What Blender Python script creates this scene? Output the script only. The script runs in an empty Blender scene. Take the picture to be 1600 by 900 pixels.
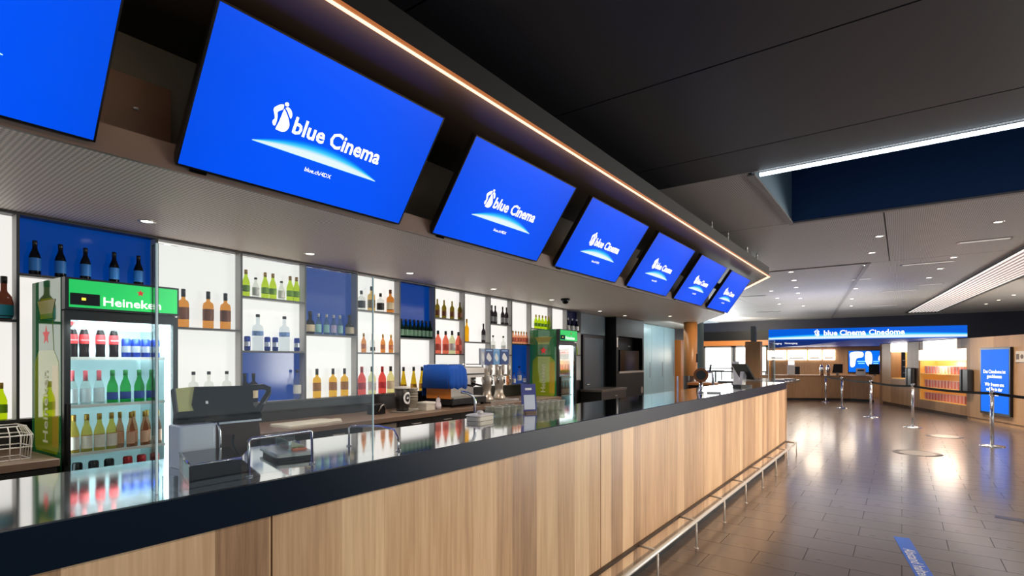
import bpy, math, random
from mathutils import Matrix, Vector
random.seed(7)
S = bpy.context.scene
COL = S.collection
PI = math.pi
# ------------------------------------------------------------------ camera, world, exposure
cam_d = bpy.data.cameras.new('camera'); cam = bpy.data.objects.new('camera', cam_d); COL.objects.link(cam)
cam.location = (0, 0, 1.5); cam.rotation_euler = (PI/2, 0, math.radians(36.4))
cam_d.sensor_width = 36; cam_d.lens = 826/1600*36; cam_d.shift_y = 113/1600; cam_d.clip_end = 200; cam_d.clip_start = .02
S.camera = cam
S.view_settings.view_transform = 'Standard'; S.view_settings.look = 'None'
S.view_settings.gamma = 1; S.view_settings.exposure = 0; S.view_settings.use_curve_mapping = False
W = bpy.data.worlds.new('world'); S.world = W; W.use_nodes = True
W.node_tree.nodes['Background'].inputs[0].default_value = (.78, .9, 1, 1)
W.node_tree.nodes['Background'].inputs[1].default_value = .7
def lamp(kind, loc, power, color, size=.2, target=None, spot=None, size_y=None, blend=.6):
    d = bpy.data.lights.new('lamp', kind); d.energy = power; d.color = color
    if kind == 'AREA':
        d.size = size
        if size_y: d.shape = 'RECTANGLE'; d.size_y = size_y
    else: d.shadow_soft_size = size
    if kind == 'SPOT': d.spot_size = math.radians(spot); d.spot_blend = blend
    o = bpy.data.objects.new('lamp', d); COL.objects.link(o); o.location = loc
    t = Vector(target if target else (loc[0], loc[1], loc[2]-1)) - Vector(loc)
    o.rotation_euler = t.to_track_quat('-Z', 'Y').to_euler()
    return o
# added spots out of frame, without fittings, brightening the bar front
for i, y in enumerate((.6, 2.7, 4.6, 6.2, 7.8, 9.4)):
    lamp('SPOT', (2.9, y+.6, 3.45), (260, 440, 720, 850, 900, 900)[i], (1, .86, .70), .12, (-1.47, y, .30), 44, blend=.9)
lamp('SPOT', (-6.5, 26.5, 3.3), 600, (1, .88, .7), .2, (-6.5, 29.8, 2.2), 140)  # added unseen spot, brightening the beam on the far wall
lamp('SPOT', (-3.1, 12.3, 2.40), 60, (1, .85, .65), .08, (-4.1, 13.0, 1.6), 80)  # added unseen spot, brightening the bronze column
# added unseen strip lamp by the warm light line, washing the canopy underside
lamp('AREA', (-2.10, 4.1, 3.085), 60, (1, .60, .32), 14.2, (-2.5, 4.1, 3.30), size_y=.012)
# ceiling lamps over the foyer floor, the kiosk and its counter
for x, y, p in ((-.3, 10.6, 160), (1.1, 10.6, 160), (-.5, 13.6, 330), (.8, 13.7, 360), (-2.1, 14.5, 300), (-.9, 17.5, 360), (.4, 16.0, 360), (-2.6, 18.9, 380)):
    lamp('SPOT', (x, y, 3.5), p, (1, .86, .70), .08, None, 120)
# daylight through the far windows, and added fill lamps for the far ceiling
lamp('AREA', (-8.5, 29.5, 1.6), 900, (.95, 1, 1), 9, (-4, 12, 1.2), size_y=2.4)
lamp('AREA', (9.0, 18.5, 1.3), 1700, (1, .95, .87), 10, (-1, 13.0, 3.0), size_y=2.4)  # added area lamp out of view at the right, aimed up at the ceiling
lamp('AREA', (-2.2, 21.5, 2.45), 110, (1, .95, .88), 3.5, (-2.2, 21.5, 3.5), size_y=7)  # added uplight above the kiosk roof, without a fitting
for x, y in ((-2.4, 20.5), (-3.4, 23.8), (-1.7, 24.6)):
    lamp('AREA', (x, y, 2.04), 30, (1, .80, .58), .5)
# ------------------------------------------------------------------ materials
def lin(c):
    return tuple((v/12.92 if v <= .04045 else ((v+.055)/1.055)**2.4) for v in (x/255 for x in c))
MATS = {}
def mat(name, c, rough=.5, metal=0, emit=None, es=1, spec=.5, coat=0, alpha=1):
    if name in MATS: return MATS[name]
    m = bpy.data.materials.new(name); m.use_nodes = True
    b = m.node_tree.nodes['Principled BSDF']
    b.inputs['Base Color'].default_value = (*lin(c), 1); b.inputs['Roughness'].default_value = rough
    b.inputs['Metallic'].default_value = metal; b.inputs['Specular IOR Level'].default_value = spec
    b.inputs['Coat Weight'].default_value = coat
    if emit:
        b.inputs['Emission Color'].default_value = (*lin(emit), 1); b.inputs['Emission Strength'].default_value = es
    MATS[name] = m; return m
class N:
    """tiny node helper"""
    def __init__(s, m): s.m = m; s.t = m.node_tree; s.b = s.t.nodes.get('Principled BSDF')
    def n(s, typ, **kw):
        x = s.t.nodes.new(typ)
        for k, v in kw.items():
            if k in ('operation', 'blend_type', 'data_type', 'noise_dimensions', 'feature', 'mode', 'wave_type', 'interpolation_type'): setattr(x, k, v)
        return x
    def l(s, a, b): s.t.links.new(a, b)
    def math(s, op, a, b=None, c=None, clamp=False):
        x = s.t.nodes.new('ShaderNodeMath'); x.operation = op; x.use_clamp = clamp
        for i, v in enumerate((a, b, c)):
            if v is None: continue
            if isinstance(v, (int, float)): x.inputs[i].default_value = v
            else: s.l(v, x.inputs[i])
        return x.outputs[0]
    def coords(s, kind='Object'):
        tc = s.t.nodes.new('ShaderNodeTexCoord'); sp = s.t.nodes.new('ShaderNodeSeparateXYZ'); s.l(tc.outputs[kind], sp.inputs[0])
        return tc.outputs[kind], sp.outputs[0], sp.outputs[1], sp.outputs[2]
    def comb(s, x, y, z):
        c = s.t.nodes.new('ShaderNodeCombineXYZ')
        for i, v in enumerate((x, y, z)):
            if isinstance(v, (int, float)): c.inputs[i].default_value = v
            else: s.l(v, c.inputs[i])
        return c.outputs[0]
    def noise(s, vec, scale, detail=3, rough=.5):
        x = s.t.nodes.new('ShaderNodeTexNoise'); s.l(vec, x.inputs['Vector']); x.inputs['Scale'].default_value = scale
        x.inputs['Detail'].default_value = detail; x.inputs['Roughness'].default_value = rough; return x.outputs['Fac']
    def ramp(s, f, stops):
        x = s.t.nodes.new('ShaderNodeValToRGB'); s.l(f, x.inputs[0]); e = x.color_ramp.elements
        while len(e) < len(stops): e.new(.5)
        for k, (p, c) in zip(e, stops): k.position = p; k.color = (*lin(c), 1)
        return x.outputs[0]
    def mix(s, f, a, b, bt='MIX'):
        x = s.t.nodes.new('ShaderNodeMix'); x.data_type = 'RGBA'; x.blend_type = bt
        if isinstance(f, (int, float)): x.inputs[0].default_value = f
        else: s.l(f, x.inputs[0])
        for i, v in ((6, a), (7, b)):
            if isinstance(v, tuple): x.inputs[i].default_value = (*v, 1)
            else: s.l(v, x.inputs[i])
        return x.outputs[2]
    def bump(s, h, strength=.2, dist=.01):
        x = s.t.nodes.new('ShaderNodeBump'); x.inputs['Strength'].default_value = strength; x.inputs['Distance'].default_value = dist
        s.l(h, x.inputs['Height']); s.l(x.outputs[0], s.b.inputs['Normal'])
def wood(name, dark, mid, light, along='Y', strip=.12, rough=.45):
    """vertical veneer strips (own tone each) with fine grain; strips follow `along`"""
    m = mat(name, mid, rough); k = N(m); v, x, y, z = k.coords('Object')
    a = y if along == 'Y' else x
    wn = k.t.nodes.new('ShaderNodeTexVoronoi'); wn.voronoi_dimensions = '1D'; wn.inputs['Scale'].default_value = 1/strip
    k.l(a, wn.inputs['W'])
    sp = k.t.nodes.new('ShaderNodeSeparateColor'); k.l(wn.outputs['Color'], sp.inputs[0])
    g = k.noise(k.comb(k.math('MULTIPLY', x, 60), k.math('MULTIPLY', y, 60), k.math('MULTIPLY', z, 2.2)), 1.0, 4, .62)
    g2 = k.noise(k.comb(k.math('MULTIPLY', x, 9), k.math('MULTIPLY', y, 9), k.math('MULTIPLY', z, 1.3)), 1.0, 2)
    f = k.math('ADD', k.math('MULTIPLY', sp.outputs[0], .42), k.math('ADD', k.math('MULTIPLY', g, .55), k.math('MULTIPLY', g2, .30)))
    k.l(k.ramp(f, ((.30, dark), (.62, mid), (.95, light))), k.b.inputs['Base Color'])
    k.bump(g, .08, .004)
    return m
M_wood = wood('oak_veneer', (132, 98, 70), (190, 152, 114), (226, 192, 152), 'Y', .17, .42)
M_wood_far = wood('oak_wall', (138, 104, 72), (166, 128, 92), (184, 148, 110), 'Y', .5, .5)
M_wood_top = mat('oak_top', (150, 112, 80), .3)
M_orangewood = mat('orange_wood', (200, 120, 50), .4)
M_black = mat('black_paint', (9, 9, 10), .5, spec=.25)
M_dark = mat('dark_panel', (26, 26, 28), .4)
M_gloss = mat('black_gloss', (6, 6, 7), .12, spec=.3)
M_navy = mat('navy_laminate', (3, 19, 36), .4, spec=.12)
M_steel = mat('polished_steel', (214, 214, 214), .07, 1)
M_chrome = mat('chrome', (225, 225, 225), .15, 1)
M_rail = mat('rail_steel', (206, 198, 188), .3, coat=.5)
M_brush = mat('brushed_steel', (190, 185, 178), .35, 1)
M_white = mat('white_plastic', (226, 222, 214), .4)
M_grey = mat('grey_paint', (120, 116, 112), .5)
M_cell = mat('shelf_lining', (178, 174, 170), .5)
M_frame = mat('shelf_frame', (58, 56, 56), .4)
M_brown = mat('brown_top', (120, 98, 82), .35)
M_cab = mat('dark_cabinet', (36, 33, 31), .4)
M_lp = mat('white_light_panel', (130, 128, 124), .4, emit=(243, 240, 234), es=.95)
M_bp = mat('blue_back_panel', (0, 40, 110), .12, emit=(0, 62, 148), es=.6, spec=.35)  # emission added so the unlit blue glass does not go dark
M_cloth = mat('blue_cloth', (4, 84, 186), .8)
M_copper = mat('copper', (120, 72, 46), .3, 1)
M_cream = mat('cream_tile', (206, 200, 186), .5)
M_tvbody = mat('tv_housing', (12, 12, 13), .3)
M_ink = mat('white_print', (240, 240, 240), .5)
M_glowtext = mat('lit_lettering', (255, 255, 255), .5, emit=(255, 255, 255), es=1.05)
M_led_w = mat('warm_led', (40, 26, 18), .5, emit=(255, 208, 172), es=2.0)
M_led_halo = mat('warm_led_halo', (60, 34, 18), .5, emit=(255, 150, 80), es=.45)  # orange halo around the light line, put in as emission
M_led_c = mat('cool_led', (230, 245, 255), .5, emit=(225, 243, 255), es=4)
M_downl = mat('lamp_lens', (255, 245, 230), .5, emit=(255, 244, 225), es=5)
M_day = mat('daylit_glass', (240, 248, 250), .3, emit=(240, 248, 250), es=2.2)
M_menu = mat('lit_menu', (255, 248, 235), .5, emit=(255, 246, 230), es=6.5)
M_menu2 = mat('lit_header', (255, 248, 235), .5, emit=(255, 246, 230), es=2.6)
M_gold = mat('gold_lining', (226, 176, 90), .5, emit=(232, 170, 80), es=.25)
M_green_lit = mat('green_header', (20, 190, 90), .4, emit=(18, 178, 84), es=.85)
M_frint = mat('fridge_lining', (200, 226, 228), .4)
M_frled = mat('fridge_led', (240, 252, 255), .4, emit=(228, 248, 252), es=6)
M_gr_side = mat('green_print', (48, 136, 78), .06, coat=1)
def sheet_glass(name, tint, gl=.10):
    m = bpy.data.materials.new(name); m.use_nodes = True; t = m.node_tree; t.nodes.clear()
    o = t.nodes.new('ShaderNodeOutputMaterial'); mx = t.nodes.new('ShaderNodeMixShader'); tr = t.nodes.new('ShaderNodeBsdfTransparent'); g = t.nodes.new('ShaderNodeBsdfGlossy')
    fr = t.nodes.new('ShaderNodeFresnel'); fr.inputs[0].default_value = 1.45
    ad = t.nodes.new('ShaderNodeMath'); ad.operation = 'MULTIPLY_ADD'; ad.inputs[1].default_value = .75; ad.inputs[2].default_value = gl
    t.links.new(fr.outputs[0], ad.inputs[0]); t.links.new(ad.outputs[0], mx.inputs[0])
    tr.inputs[0].default_value = (*tint, 1); g.inputs['Roughness'].default_value = .03
    t.links.new(tr.outputs[0], mx.inputs[1]); t.links.new(g.outputs[0], mx.inputs[2]); t.links.new(mx.outputs[0], o.inputs[0])
    return m
M_glass = sheet_glass('clear_sheet', (.97, .99, .99), .02)
M_door_glass = sheet_glass('door_glass', (.95, .98, .98), .0)
M_edge = mat('acrylic_edge', (205, 225, 228), .2, emit=(205, 225, 228), es=.12)
def liquid(name, c, trans=.55, rough=.12):
    """coloured glass: glossy skin over a translucent body, so the lit panel behind shows through"""
    if name in MATS: return MATS[name]
    m = bpy.data.materials.new(name); m.use_nodes = True; t = m.node_tree; b = t.nodes['Principled BSDF']; o = t.nodes['Material Output']
    b.inputs['Base Color'].default_value = (*lin(c), 1); b.inputs['Roughness'].default_value = rough
    tl = t.nodes.new('ShaderNodeBsdfTransparent'); tl.inputs[0].default_value = (*[v**.5 for v in lin(c)], 1)
    mx = t.nodes.new('ShaderNodeMixShader'); mx.inputs[0].default_value = .55+.5*trans
    t.links.new(b.outputs[0], mx.inputs[1]); t.links.new(tl.outputs[0], mx.inputs[2]); t.links.new(mx.outputs[0], o.inputs[0])
    MATS[name] = m; return m
def perforated(name, c, hole, pitch, rough=.5, ang=0):
    m = mat(name, c, rough); k = N(m); v, x, y, z = k.coords('Object')
    ca, sa = math.cos(ang), math.sin(ang)
    u = k.math('ADD', k.math('MULTIPLY', x, ca), k.math('MULTIPLY', y, sa)); w = k.math('SUBTRACT', k.math('MULTIPLY', y, ca), k.math('MULTIPLY', x, sa))
    s = k.math('MULTIPLY', k.math('SINE', k.math('MULTIPLY', u, 2*PI/pitch)), k.math('SINE', k.math('MULTIPLY', w, 2*PI/pitch)))
    f = k.math('GREATER_THAN', s, .18)
    k.l(k.mix(f, lin(c), lin(hole)), k.b.inputs['Base Color']); return m
M_soffit = perforated('perforated_soffit', (246, 234, 224), (164, 150, 140), .030, .5, PI/4)
M_perf = perforated('perforated_ceiling', (176, 172, 168), (104, 100, 98), .034, .5, PI/4)
M_ceil = mat('ceiling_paint', (35, 36, 43), .55)
M_fascia = mat('canopy_fascia', (28, 24, 21), .5)
def floor_mat():
    m = mat('floor_tile', (74, 62, 56), .3); k = N(m); v, x, y, z = k.coords('Object')
    oi = k.t.nodes.new('ShaderNodeObjectInfo')
    g = k.noise(k.comb(k.math('MULTIPLY', x, 3), k.math('MULTIPLY', y, 26), 0), 1.0, 4, .6)
    g3 = k.noise(v, 1.1, 2)
    f = k.math('ADD', k.math('MULTIPLY', oi.outputs['Random'], .12), k.math('ADD', k.math('MULTIPLY', g, .55), k.math('MULTIPLY', g3, .3)))
    k.l(k.ramp(f, ((.2, (70, 58, 52)), (.6, (95, 80, 72)), (.95, (116, 100, 91)))), k.b.inputs['Base Color'])
    k.l(k.math('MULTIPLY_ADD', g, .22, .20), k.b.inputs['Roughness']); k.b.inputs['Specular IOR Level'].default_value = .8; k.b.inputs['Coat Weight'].default_value = .7; k.b.inputs['Coat Roughness'].default_value = .15; k.b.inputs['Coat IOR'].default_value = 1.7
    k.bump(g, .12, .004); return m
M_floor = floor_mat()
M_grout = mat('grout', (40, 34, 31), .6)
def screen_mat(name, w, cx, v0, hw, hh, base=(0, 86, 255)):
    """flat picture on a screen: blue ground with a white-cyan horizon glow; x runs along, y up, metres"""
    m = mat(name, (2, 4, 10), .4, spec=.12); k = N(m); v, x, y, z = k.coords('Object')
    u = k.math('DIVIDE', k.math('SUBTRACT', x, cx), hw)
    top = k.math('MULTIPLY', k.math('SUBTRACT', 1, k.math('MULTIPLY', u, u), clamp=True), hh)
    d = k.math('SUBTRACT', y, v0)
    up = k.math('SUBTRACT', 1, k.math('DIVIDE', d, k.math('MAXIMUM', top, .0005)), clamp=True)
    lo = k.math('MULTIPLY_ADD', d, 1/(.06*hh), 1, clamp=True)
    g = k.math('MULTIPLY', k.math('MULTIPLY', up, lo), k.math('GREATER_THAN', top, .0006))
    vig = k.math('SUBTRACT', 1, k.math('MULTIPLY', k.math('MULTIPLY', u, u), .05), clamp=True)
    c = k.ramp(g, ((0, base), (.18, (0, 140, 255)), (.42, (70, 215, 255)), (.66, (235, 252, 255))))
    c2 = k.mix(1.0, c, k.comb(vig, vig, vig), 'MULTIPLY')
    k.l(c2, k.b.inputs['Emission Color']); k.b.inputs['Emission Strength'].default_value = .98
    return m
M_screen = screen_mat('menu_screen_picture', 1.41, .70, .226, .40, .092)
M_sign = screen_mat('sign_picture', 4.5, 2.5, .025, 3.4, .16, (0, 96, 225))
M_bluescreen = mat('blue_screen', (0, 6, 20), .5, emit=(0, 116, 250), es=1.0, spec=.1)
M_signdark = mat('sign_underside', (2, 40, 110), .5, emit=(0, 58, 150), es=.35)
# ------------------------------------------------------------------ mesh builder
class MB:
    def __init__(s): s.v = []; s.f = []; s.sm = []
    def add(s, vs, fs, smooth=False):
        o = len(s.v); s.v += [tuple(p) for p in vs]
        for f in fs: s.f.append([i+o for i in f]); s.sm.append(smooth)
        return s
    def box(s, x0, x1, y0, y1, z0, z1):
        x0, x1 = sorted((x0, x1)); y0, y1 = sorted((y0, y1)); z0, z1 = sorted((z0, z1))
        return s.add([(x0,y0,z0),(x1,y0,z0),(x1,y1,z0),(x0,y1,z0),(x0,y0,z1),(x1,y0,z1),(x1,y1,z1),(x0,y1,z1)],
                     [(0,3,2,1),(4,5,6,7),(0,1,5,4),(1,2,6,5),(2,3,7,6),(3,0,4,7)])
    def rbox(s, x0, x1, y0, y1, z0, z1, r=.01, n=3):
        """box with rounded vertical edges and a small top chamfer"""
        pts = []
        for cx, cy, a0 in ((x1-r, y1-r, 0), (x0+r, y1-r, PI/2), (x0+r, y0+r, PI), (x1-r, y0+r, 3*PI/2)):
            for i in range(n+1):
                a = a0+PI/2*i/n; pts.append((cx+r*math.cos(a), cy+r*math.sin(a)))
        k = len(pts); mx, my = (x0+x1)/2, (y0+y1)/2; c = r*.35
        def sh(p): return (p[0]+(c if p[0] < mx else -c), p[1]+(c if p[1] < my else -c))
        vs = [(p[0], p[1], z0) for p in pts]+[(p[0], p[1], z1-c) for p in pts]+[(*sh(p), z1) for p in pts]
        fs = [tuple(range(k))[::-1], tuple(range(2*k, 3*k))]
        for j in (0, k): fs += [(j+i, j+(i+1) % k, j+k+(i+1) % k, j+k+i) for i in range(k)]
        return s.add(vs, fs)
    def prism(s, poly, a, b, axis='z'):
        def P(p, h): return {'z': (p[0], p[1], h), 'x': (h, p[0], p[1]), 'y': (p[0], h, p[1])}[axis]
        k = len(poly)
        ar = sum(poly[i][0]*poly[(i+1) % k][1]-poly[(i+1) % k][0]*poly[i][1] for i in range(k))
        if ar < 0: poly = poly[::-1]
        if axis == 'y': a, b = b, a
        return s.add([P(p, a) for p in poly]+[P(p, b) for p in poly], [tuple(range(k))[::-1], tuple(range(k, 2*k))]+[(i, (i+1) % k, k+(i+1) % k, k+i) for i in range(k)])
    def lathe(s, prof, c=(0, 0, 0), seg=14, cap=True):
        vs = []; fs = []
        for r, z in prof:
            for i in range(seg):
                a = 2*PI*i/seg; vs.append((c[0]+r*math.cos(a), c[1]+r*math.sin(a), c[2]+z))
        for j in range(len(prof)-1):
            fs += [(j*seg+i, j*seg+(i+1) % seg, (j+1)*seg+(i+1) % seg, (j+1)*seg+i) for i in range(seg)]
        o = len(s.v); s.add(vs, fs, True)
        if cap:
            n = len(prof)
            s.f.append([o+i for i in range(seg)][::-1]); s.sm.append(False)
            s.f.append([o+(n-1)*seg+i for i in range(seg)]); s.sm.append(False)
        return s
    def tube(s, pts, r, seg=8, r1=None):
        pts = [Vector(p) for p in pts]; n = len(pts); vs = []; fs = []
        up = None
        for i, p in enumerate(pts):
            t = (pts[min(i+1, n-1)]-pts[max(i-1, 0)]).normalized()
            if up is None: up = Vector((0, 0, 1)) if abs(t.z) < .9 else Vector((1, 0, 0))
            a = t.cross(up).normalized(); b = a.cross(t).normalized(); up = b
            rr = r if r1 is None else r+(r1-r)*i/(n-1)
            for k in range(seg):
                q = 2*PI*k/seg; vs.append(p+a*rr*math.cos(q)+b*rr*math.sin(q))
        for i in range(n-1): fs += [(i*seg+k, (i+1)*seg+k, (i+1)*seg+(k+1) % seg, i*seg+(k+1) % seg) for k in range(seg)]
        o = len(s.v); s.add(vs, fs, True)
        s.f.append([o+k for k in range(seg)]); s.sm.append(False); s.f.append([o+(n-1)*seg+k for k in range(seg)][::-1]); s.sm.append(False)
        return s
    def mesh(s, name, m):
        me = bpy.data.meshes.new(name); me.from_pydata(s.v, [], s.f); me.polygons.foreach_set('use_smooth', s.sm)
        if m: me.materials.append(m)
        me.update(); return me
def link(name, me, parent=None, loc=(0, 0, 0), rz=0, label=None):
    o = bpy.data.objects.new(name, me); COL.objects.link(o); o.location = loc; o.rotation_euler = (0, 0, rz)
    if parent: o.parent = parent
    if label: o['label'] = label
    return o
def part(name, mb, m, parent, label=None, **kw): return link(name, mb.mesh(name, m), parent, label=label, **kw)
def thing(name, label, cat, loc=(0, 0, 0), rz=0, group=None, me=None):
    o = link(name, me, None, loc, rz, label); o['category'] = cat
    if group: o['group'] = group
    return o
def struct(name, mb, m, parent=None, loc=(0, 0, 0), rz=0):
    o = link(name, mb.mesh(name, m) if mb else None, parent, loc, rz)
    if not parent: o['kind'] = 'structure'
    return o
def copy_tree(o, loc=None, label=None, parent=None, rz=None):
    c = o.copy(); COL.objects.link(c)
    if parent: c.parent = parent
    if loc: c.location = loc
    if rz is not None: c.rotation_euler = (0, 0, rz)
    if label: c['label'] = label
    for ch in list(o.children): copy_tree(ch, parent=c)
    return c
DG = None
def text_mesh(t, size, m, bold=.0, align='LEFT', depth=.0, squeeze=1.0, bend=None):
    cu = bpy.data.curves.new('text', 'FONT'); cu.body = t; cu.size = size; cu.align_x = align; cu.resolution_u = 2
    cu.offset = bold*size; cu.extrude = depth
    o = bpy.data.objects.new('text', cu); COL.objects.link(o); bpy.context.view_layer.update()
    me = bpy.data.meshes.new_from_object(o.evaluated_get(bpy.context.evaluated_depsgraph_get()))
    bpy.data.objects.remove(o)
    for v in me.vertices:
        v.co.x *= squeeze
        if bend:
            a = v.co.x/bend; v.co.x, v.co.z = bend*math.sin(a), bend*math.cos(a)-bend+v.co.z
    me.materials.clear(); me.materials.append(m); return me
def put_words(t, size, m, parent, mtx, bold=.0, align='LEFT', squeeze=1.0, gap=.26):
    ms = [text_mesh(w, size, m, bold, 'LEFT', squeeze=squeeze) for w in t.split()]; xs = []; x = 0
    for me in ms:
        lo, hi = min(v.co.x for v in me.vertices), max(v.co.x for v in me.vertices); xs.append(x-lo); x += hi-lo+gap*size
    off = -(x-gap*size)/2 if align == 'CENTER' else 0
    for me, x in zip(ms, xs): put('lettering', me, parent, mtx @ Matrix.Translation((off+x, 0, 0)))
RX = Matrix.Rotation(PI/2, 4, 'X')
FACE_X = Matrix(((0, 0, 1, 0), (1, 0, 0, 0), (0, 1, 0, 0), (0, 0, 0, 1)))      # text x->+Y, y->+Z, normal +X
FACE_NX = Matrix(((0, 0, -1, 0), (-1, 0, 0, 0), (0, 1, 0, 0), (0, 0, 0, 1)))   # text x->-Y, y->+Z, normal -X
def put(name, me, parent, mtx, label=None):
    o = link(name, me, parent, label=label); o.matrix_local = mtx; return o
# bar frame: the back bar runs 3.4 degrees off the counter; local +X faces the customers, +Y runs along it
RB = math.radians(3.4)
def bb(x, y, z=0):
    return (-x*math.cos(RB)-y*math.sin(RB), -x*math.sin(RB)+y*math.cos(RB), z)
# ------------------------------------------------------------------ floor
fl = struct('floor', MB().box(-9, 12, -4, 31, -.06, -.006), M_grout)
tile = MB().box(-.298, .298, -.148, .148, -.006, 0).mesh('tile', M_floor)
far = MB(); cnt = 0
for r in range(-12, 104):
    y = .15+r*.3
    for c in range(-16, 21):
        x = c*.6+(.3 if r % 2 else 0)
        near = 2.6 < y < 14.5 and -1.75 < x < .16*y+.35
        if near and cnt < 295:
            o = link('tile', tile, fl, (x, y, 0)); cnt += 1
        elif x > -8.6 and x < 11.6 and y > -3.8:
            far.add([(x-.298,y-.148,0),(x+.298,y-.148,0),(x+.298,y+.148,0),(x-.298,y+.148,0),(x-.298,y-.148,-.006),(x+.298,y-.148,-.006),(x+.298,y+.148,-.006),(x-.298,y+.148,-.006)],[(0,1,2,3),(0,4,5,1),(1,5,6,2),(2,6,7,3),(3,7,4,0)])
tf = part('tile_field', far, M_floor, fl); tf['kind'] = 'stuff'
# ------------------------------------------------------------------ ceiling
ce = struct('ceiling', MB().box(-8, 6.6, -3, 6.24, 3.60, 3.66), M_black)
def cpanel(x0, x1, y0, y1, m): part('panel', MB().box(x0+.008, x1-.008, y0+.008, y1-.008, 3.55, 3.60), m, ce)
for y0, y1 in ((-3, -1.21), (-1.21, .46), (.46, 2.13), (2.13, 3.8), (3.8, 5.47), (5.47, 6.17)):
    cpanel(-6, 6.5, y0, y1, M_ceil)
cpanel(-6, -1.32, 6.17, 8.82, M_perf); cpanel(-1.32, 6.5, 6.17, 6.24, M_perf)
for x0, x1 in ((-8, -4.4), (-4.4, -.2), (-.2, 6.5)): cpanel(x0, x1, 8.82, 13.4, M_perf)
for x0, x1, y0, y1 in ((-8, -4.4, 13.4, 22), (-4.4, 6.5, 13.4, 22), (-8, 6.5, 22, 30)): cpanel(x0, x1, y0, y1, M_perf)
struct('ceiling_backing', MB().box(-8, 6.6, 8.86, 30, 3.60, 3.66).box(-8, -1.36, 6.24, 8.86, 3.60, 3.66), M_black)
part('edge_trim', MB().prism([(-.60, 13.4), (-.52, 13.4), (-2.75, 30), (-2.83, 30)], 3.535, 3.552), M_grey, ce)
part('edge_trim', MB().box(-6, -.55, 13.36, 13.42, 3.535, 3.552), M_grey, ce)
# sky recess in the ceiling with a cool light line along its near edge
rec = struct('ceiling_recess', MB().box(-1.36, 6.6, 8.82, 8.86, 3.55, 4.9).box(-1.36, 6.6, 6.24, 8.86, 4.9, 4.95), mat('recess_navy', (4, 58, 108), .6))
part('side_wall', MB().box(-1.36, -1.32, 6.2, 8.82, 3.55, 4.9), mat('recess_side_lit', (96, 122, 140), .6), rec)  # paler colour stands in for the cool light falling on this wall
part('near_wall', MB().box(-1.36, 6.6, 6.2, 6.24, 3.61, 4.9), mat('recess_navy', (4, 58, 108), .6), rec)
part('edge_trim', MB().box(-1.36, 6.5, 8.80, 8.90, 3.535, 3.56).box(-1.38, -1.30, 6.26, 8.8, 3.535, 3.56), M_grey, rec)
t = thing('light_strip', 'cool white light line along the near edge of the ceiling recess', 'light', (-1.25, 6.235, 3.535))
part('diffuser', MB().box(0, 7.6, .005, .045, -.022, .008), M_led_c, t); part('channel', MB().box(-.01, 7.61, 0, .05, .008, .014), M_grey, t)
# ------------------------------------------------------------------ walls
def wall_y(x, y): return x
YE = 9.22
wl = struct('wall_left', MB().box(-.15, 0, -5, 17.4, 0, 3.55), M_dark, None, bb(4.5, 0), RB)
wb = struct('wall_back', MB().box(-20, 9, 30, 30.2, 0, 3.55), mat('back_wall_navy', (8, 16, 40), .6))
part('beam', MB().box(-16, -3.9, 29.8, 30, 2.28, 2.55), M_orangewood, wb)
part('beam', MB().box(-16, -3.9, 29.86, 30, 2.55, 3.05), M_black, wb)
# windows in the far wall
for i, (x0, x1) in enumerate(((-14.5, -12.2), (-12.1, -10.4), (-10.3, -8.9), (-8.8, -7.3), (-7.2, -5.6), (-5.5, -4.0))):
    w = struct('window_%d' % (i+1), MB().box(x0, x1, 29.88, 29.92, .25, 2.2), M_day)
    part('window_frame', MB().box(x0, x0+.07, 29.82, 29.95, .2, 2.25).box(x1-.07, x1, 29.82, 29.95, .2, 2.25).box(x0, x1, 29.82, 29.95, .2, .27).box(x0, x1, 29.82, 29.95, 2.18, 2.25), M_grey, w)
    if i in (0, 1, 2, 3): part('glazing_bar', MB().box(x0, x1, 29.83, 29.9, 1.05, 1.1), M_grey, w)
# round columns
def column(x, y, r, h, m, nm, label, z0=0):
    o = struct(nm, MB().lathe(((r, z0), (r, h)), (0, 0, 0), 32), m, None, (x, y, 0)); return o
colm = mat('bronze_column', (176, 116, 62), .35)
c1 = column(-4.18, 13.06, .16, 2.43, colm, 'column', '')
part('collar', MB().lathe(((.165, 0), (.165, 1.12)), (0, 0, .0), 32), mat('column_cladding', (60, 40, 32), .3), c1)
part('sign_plate', MB().box(.14, .166, -.05, -.005, 1.45, 1.66), M_black, c1); part('sign_plate', MB().box(.14, .166, .015, .06, 1.45, 1.66), M_black, c1)
column(-7.6, 25, .2, 3.55, mat('pale_column', (128, 142, 128), .5), 'column', '')
column(-5.9, 19.5, .13, 3.55, mat('steel_column', (120, 136, 132), .5), 'column', '')
pier = struct('pier', MB().box(-3.78, -3.36, 16.9, 17.2, 0, 2.06), M_wood_far)
part('post', MB().box(-3.64, -3.50, 16.98, 17.12, 2.06, 2.52), mat('steel_column_pale', (110, 120, 128), .5), pier)
c9 = column(2.75, 18.3, .16, 3.55, mat('tan_column', (150, 120, 92), .5), 'column', '')
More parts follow.
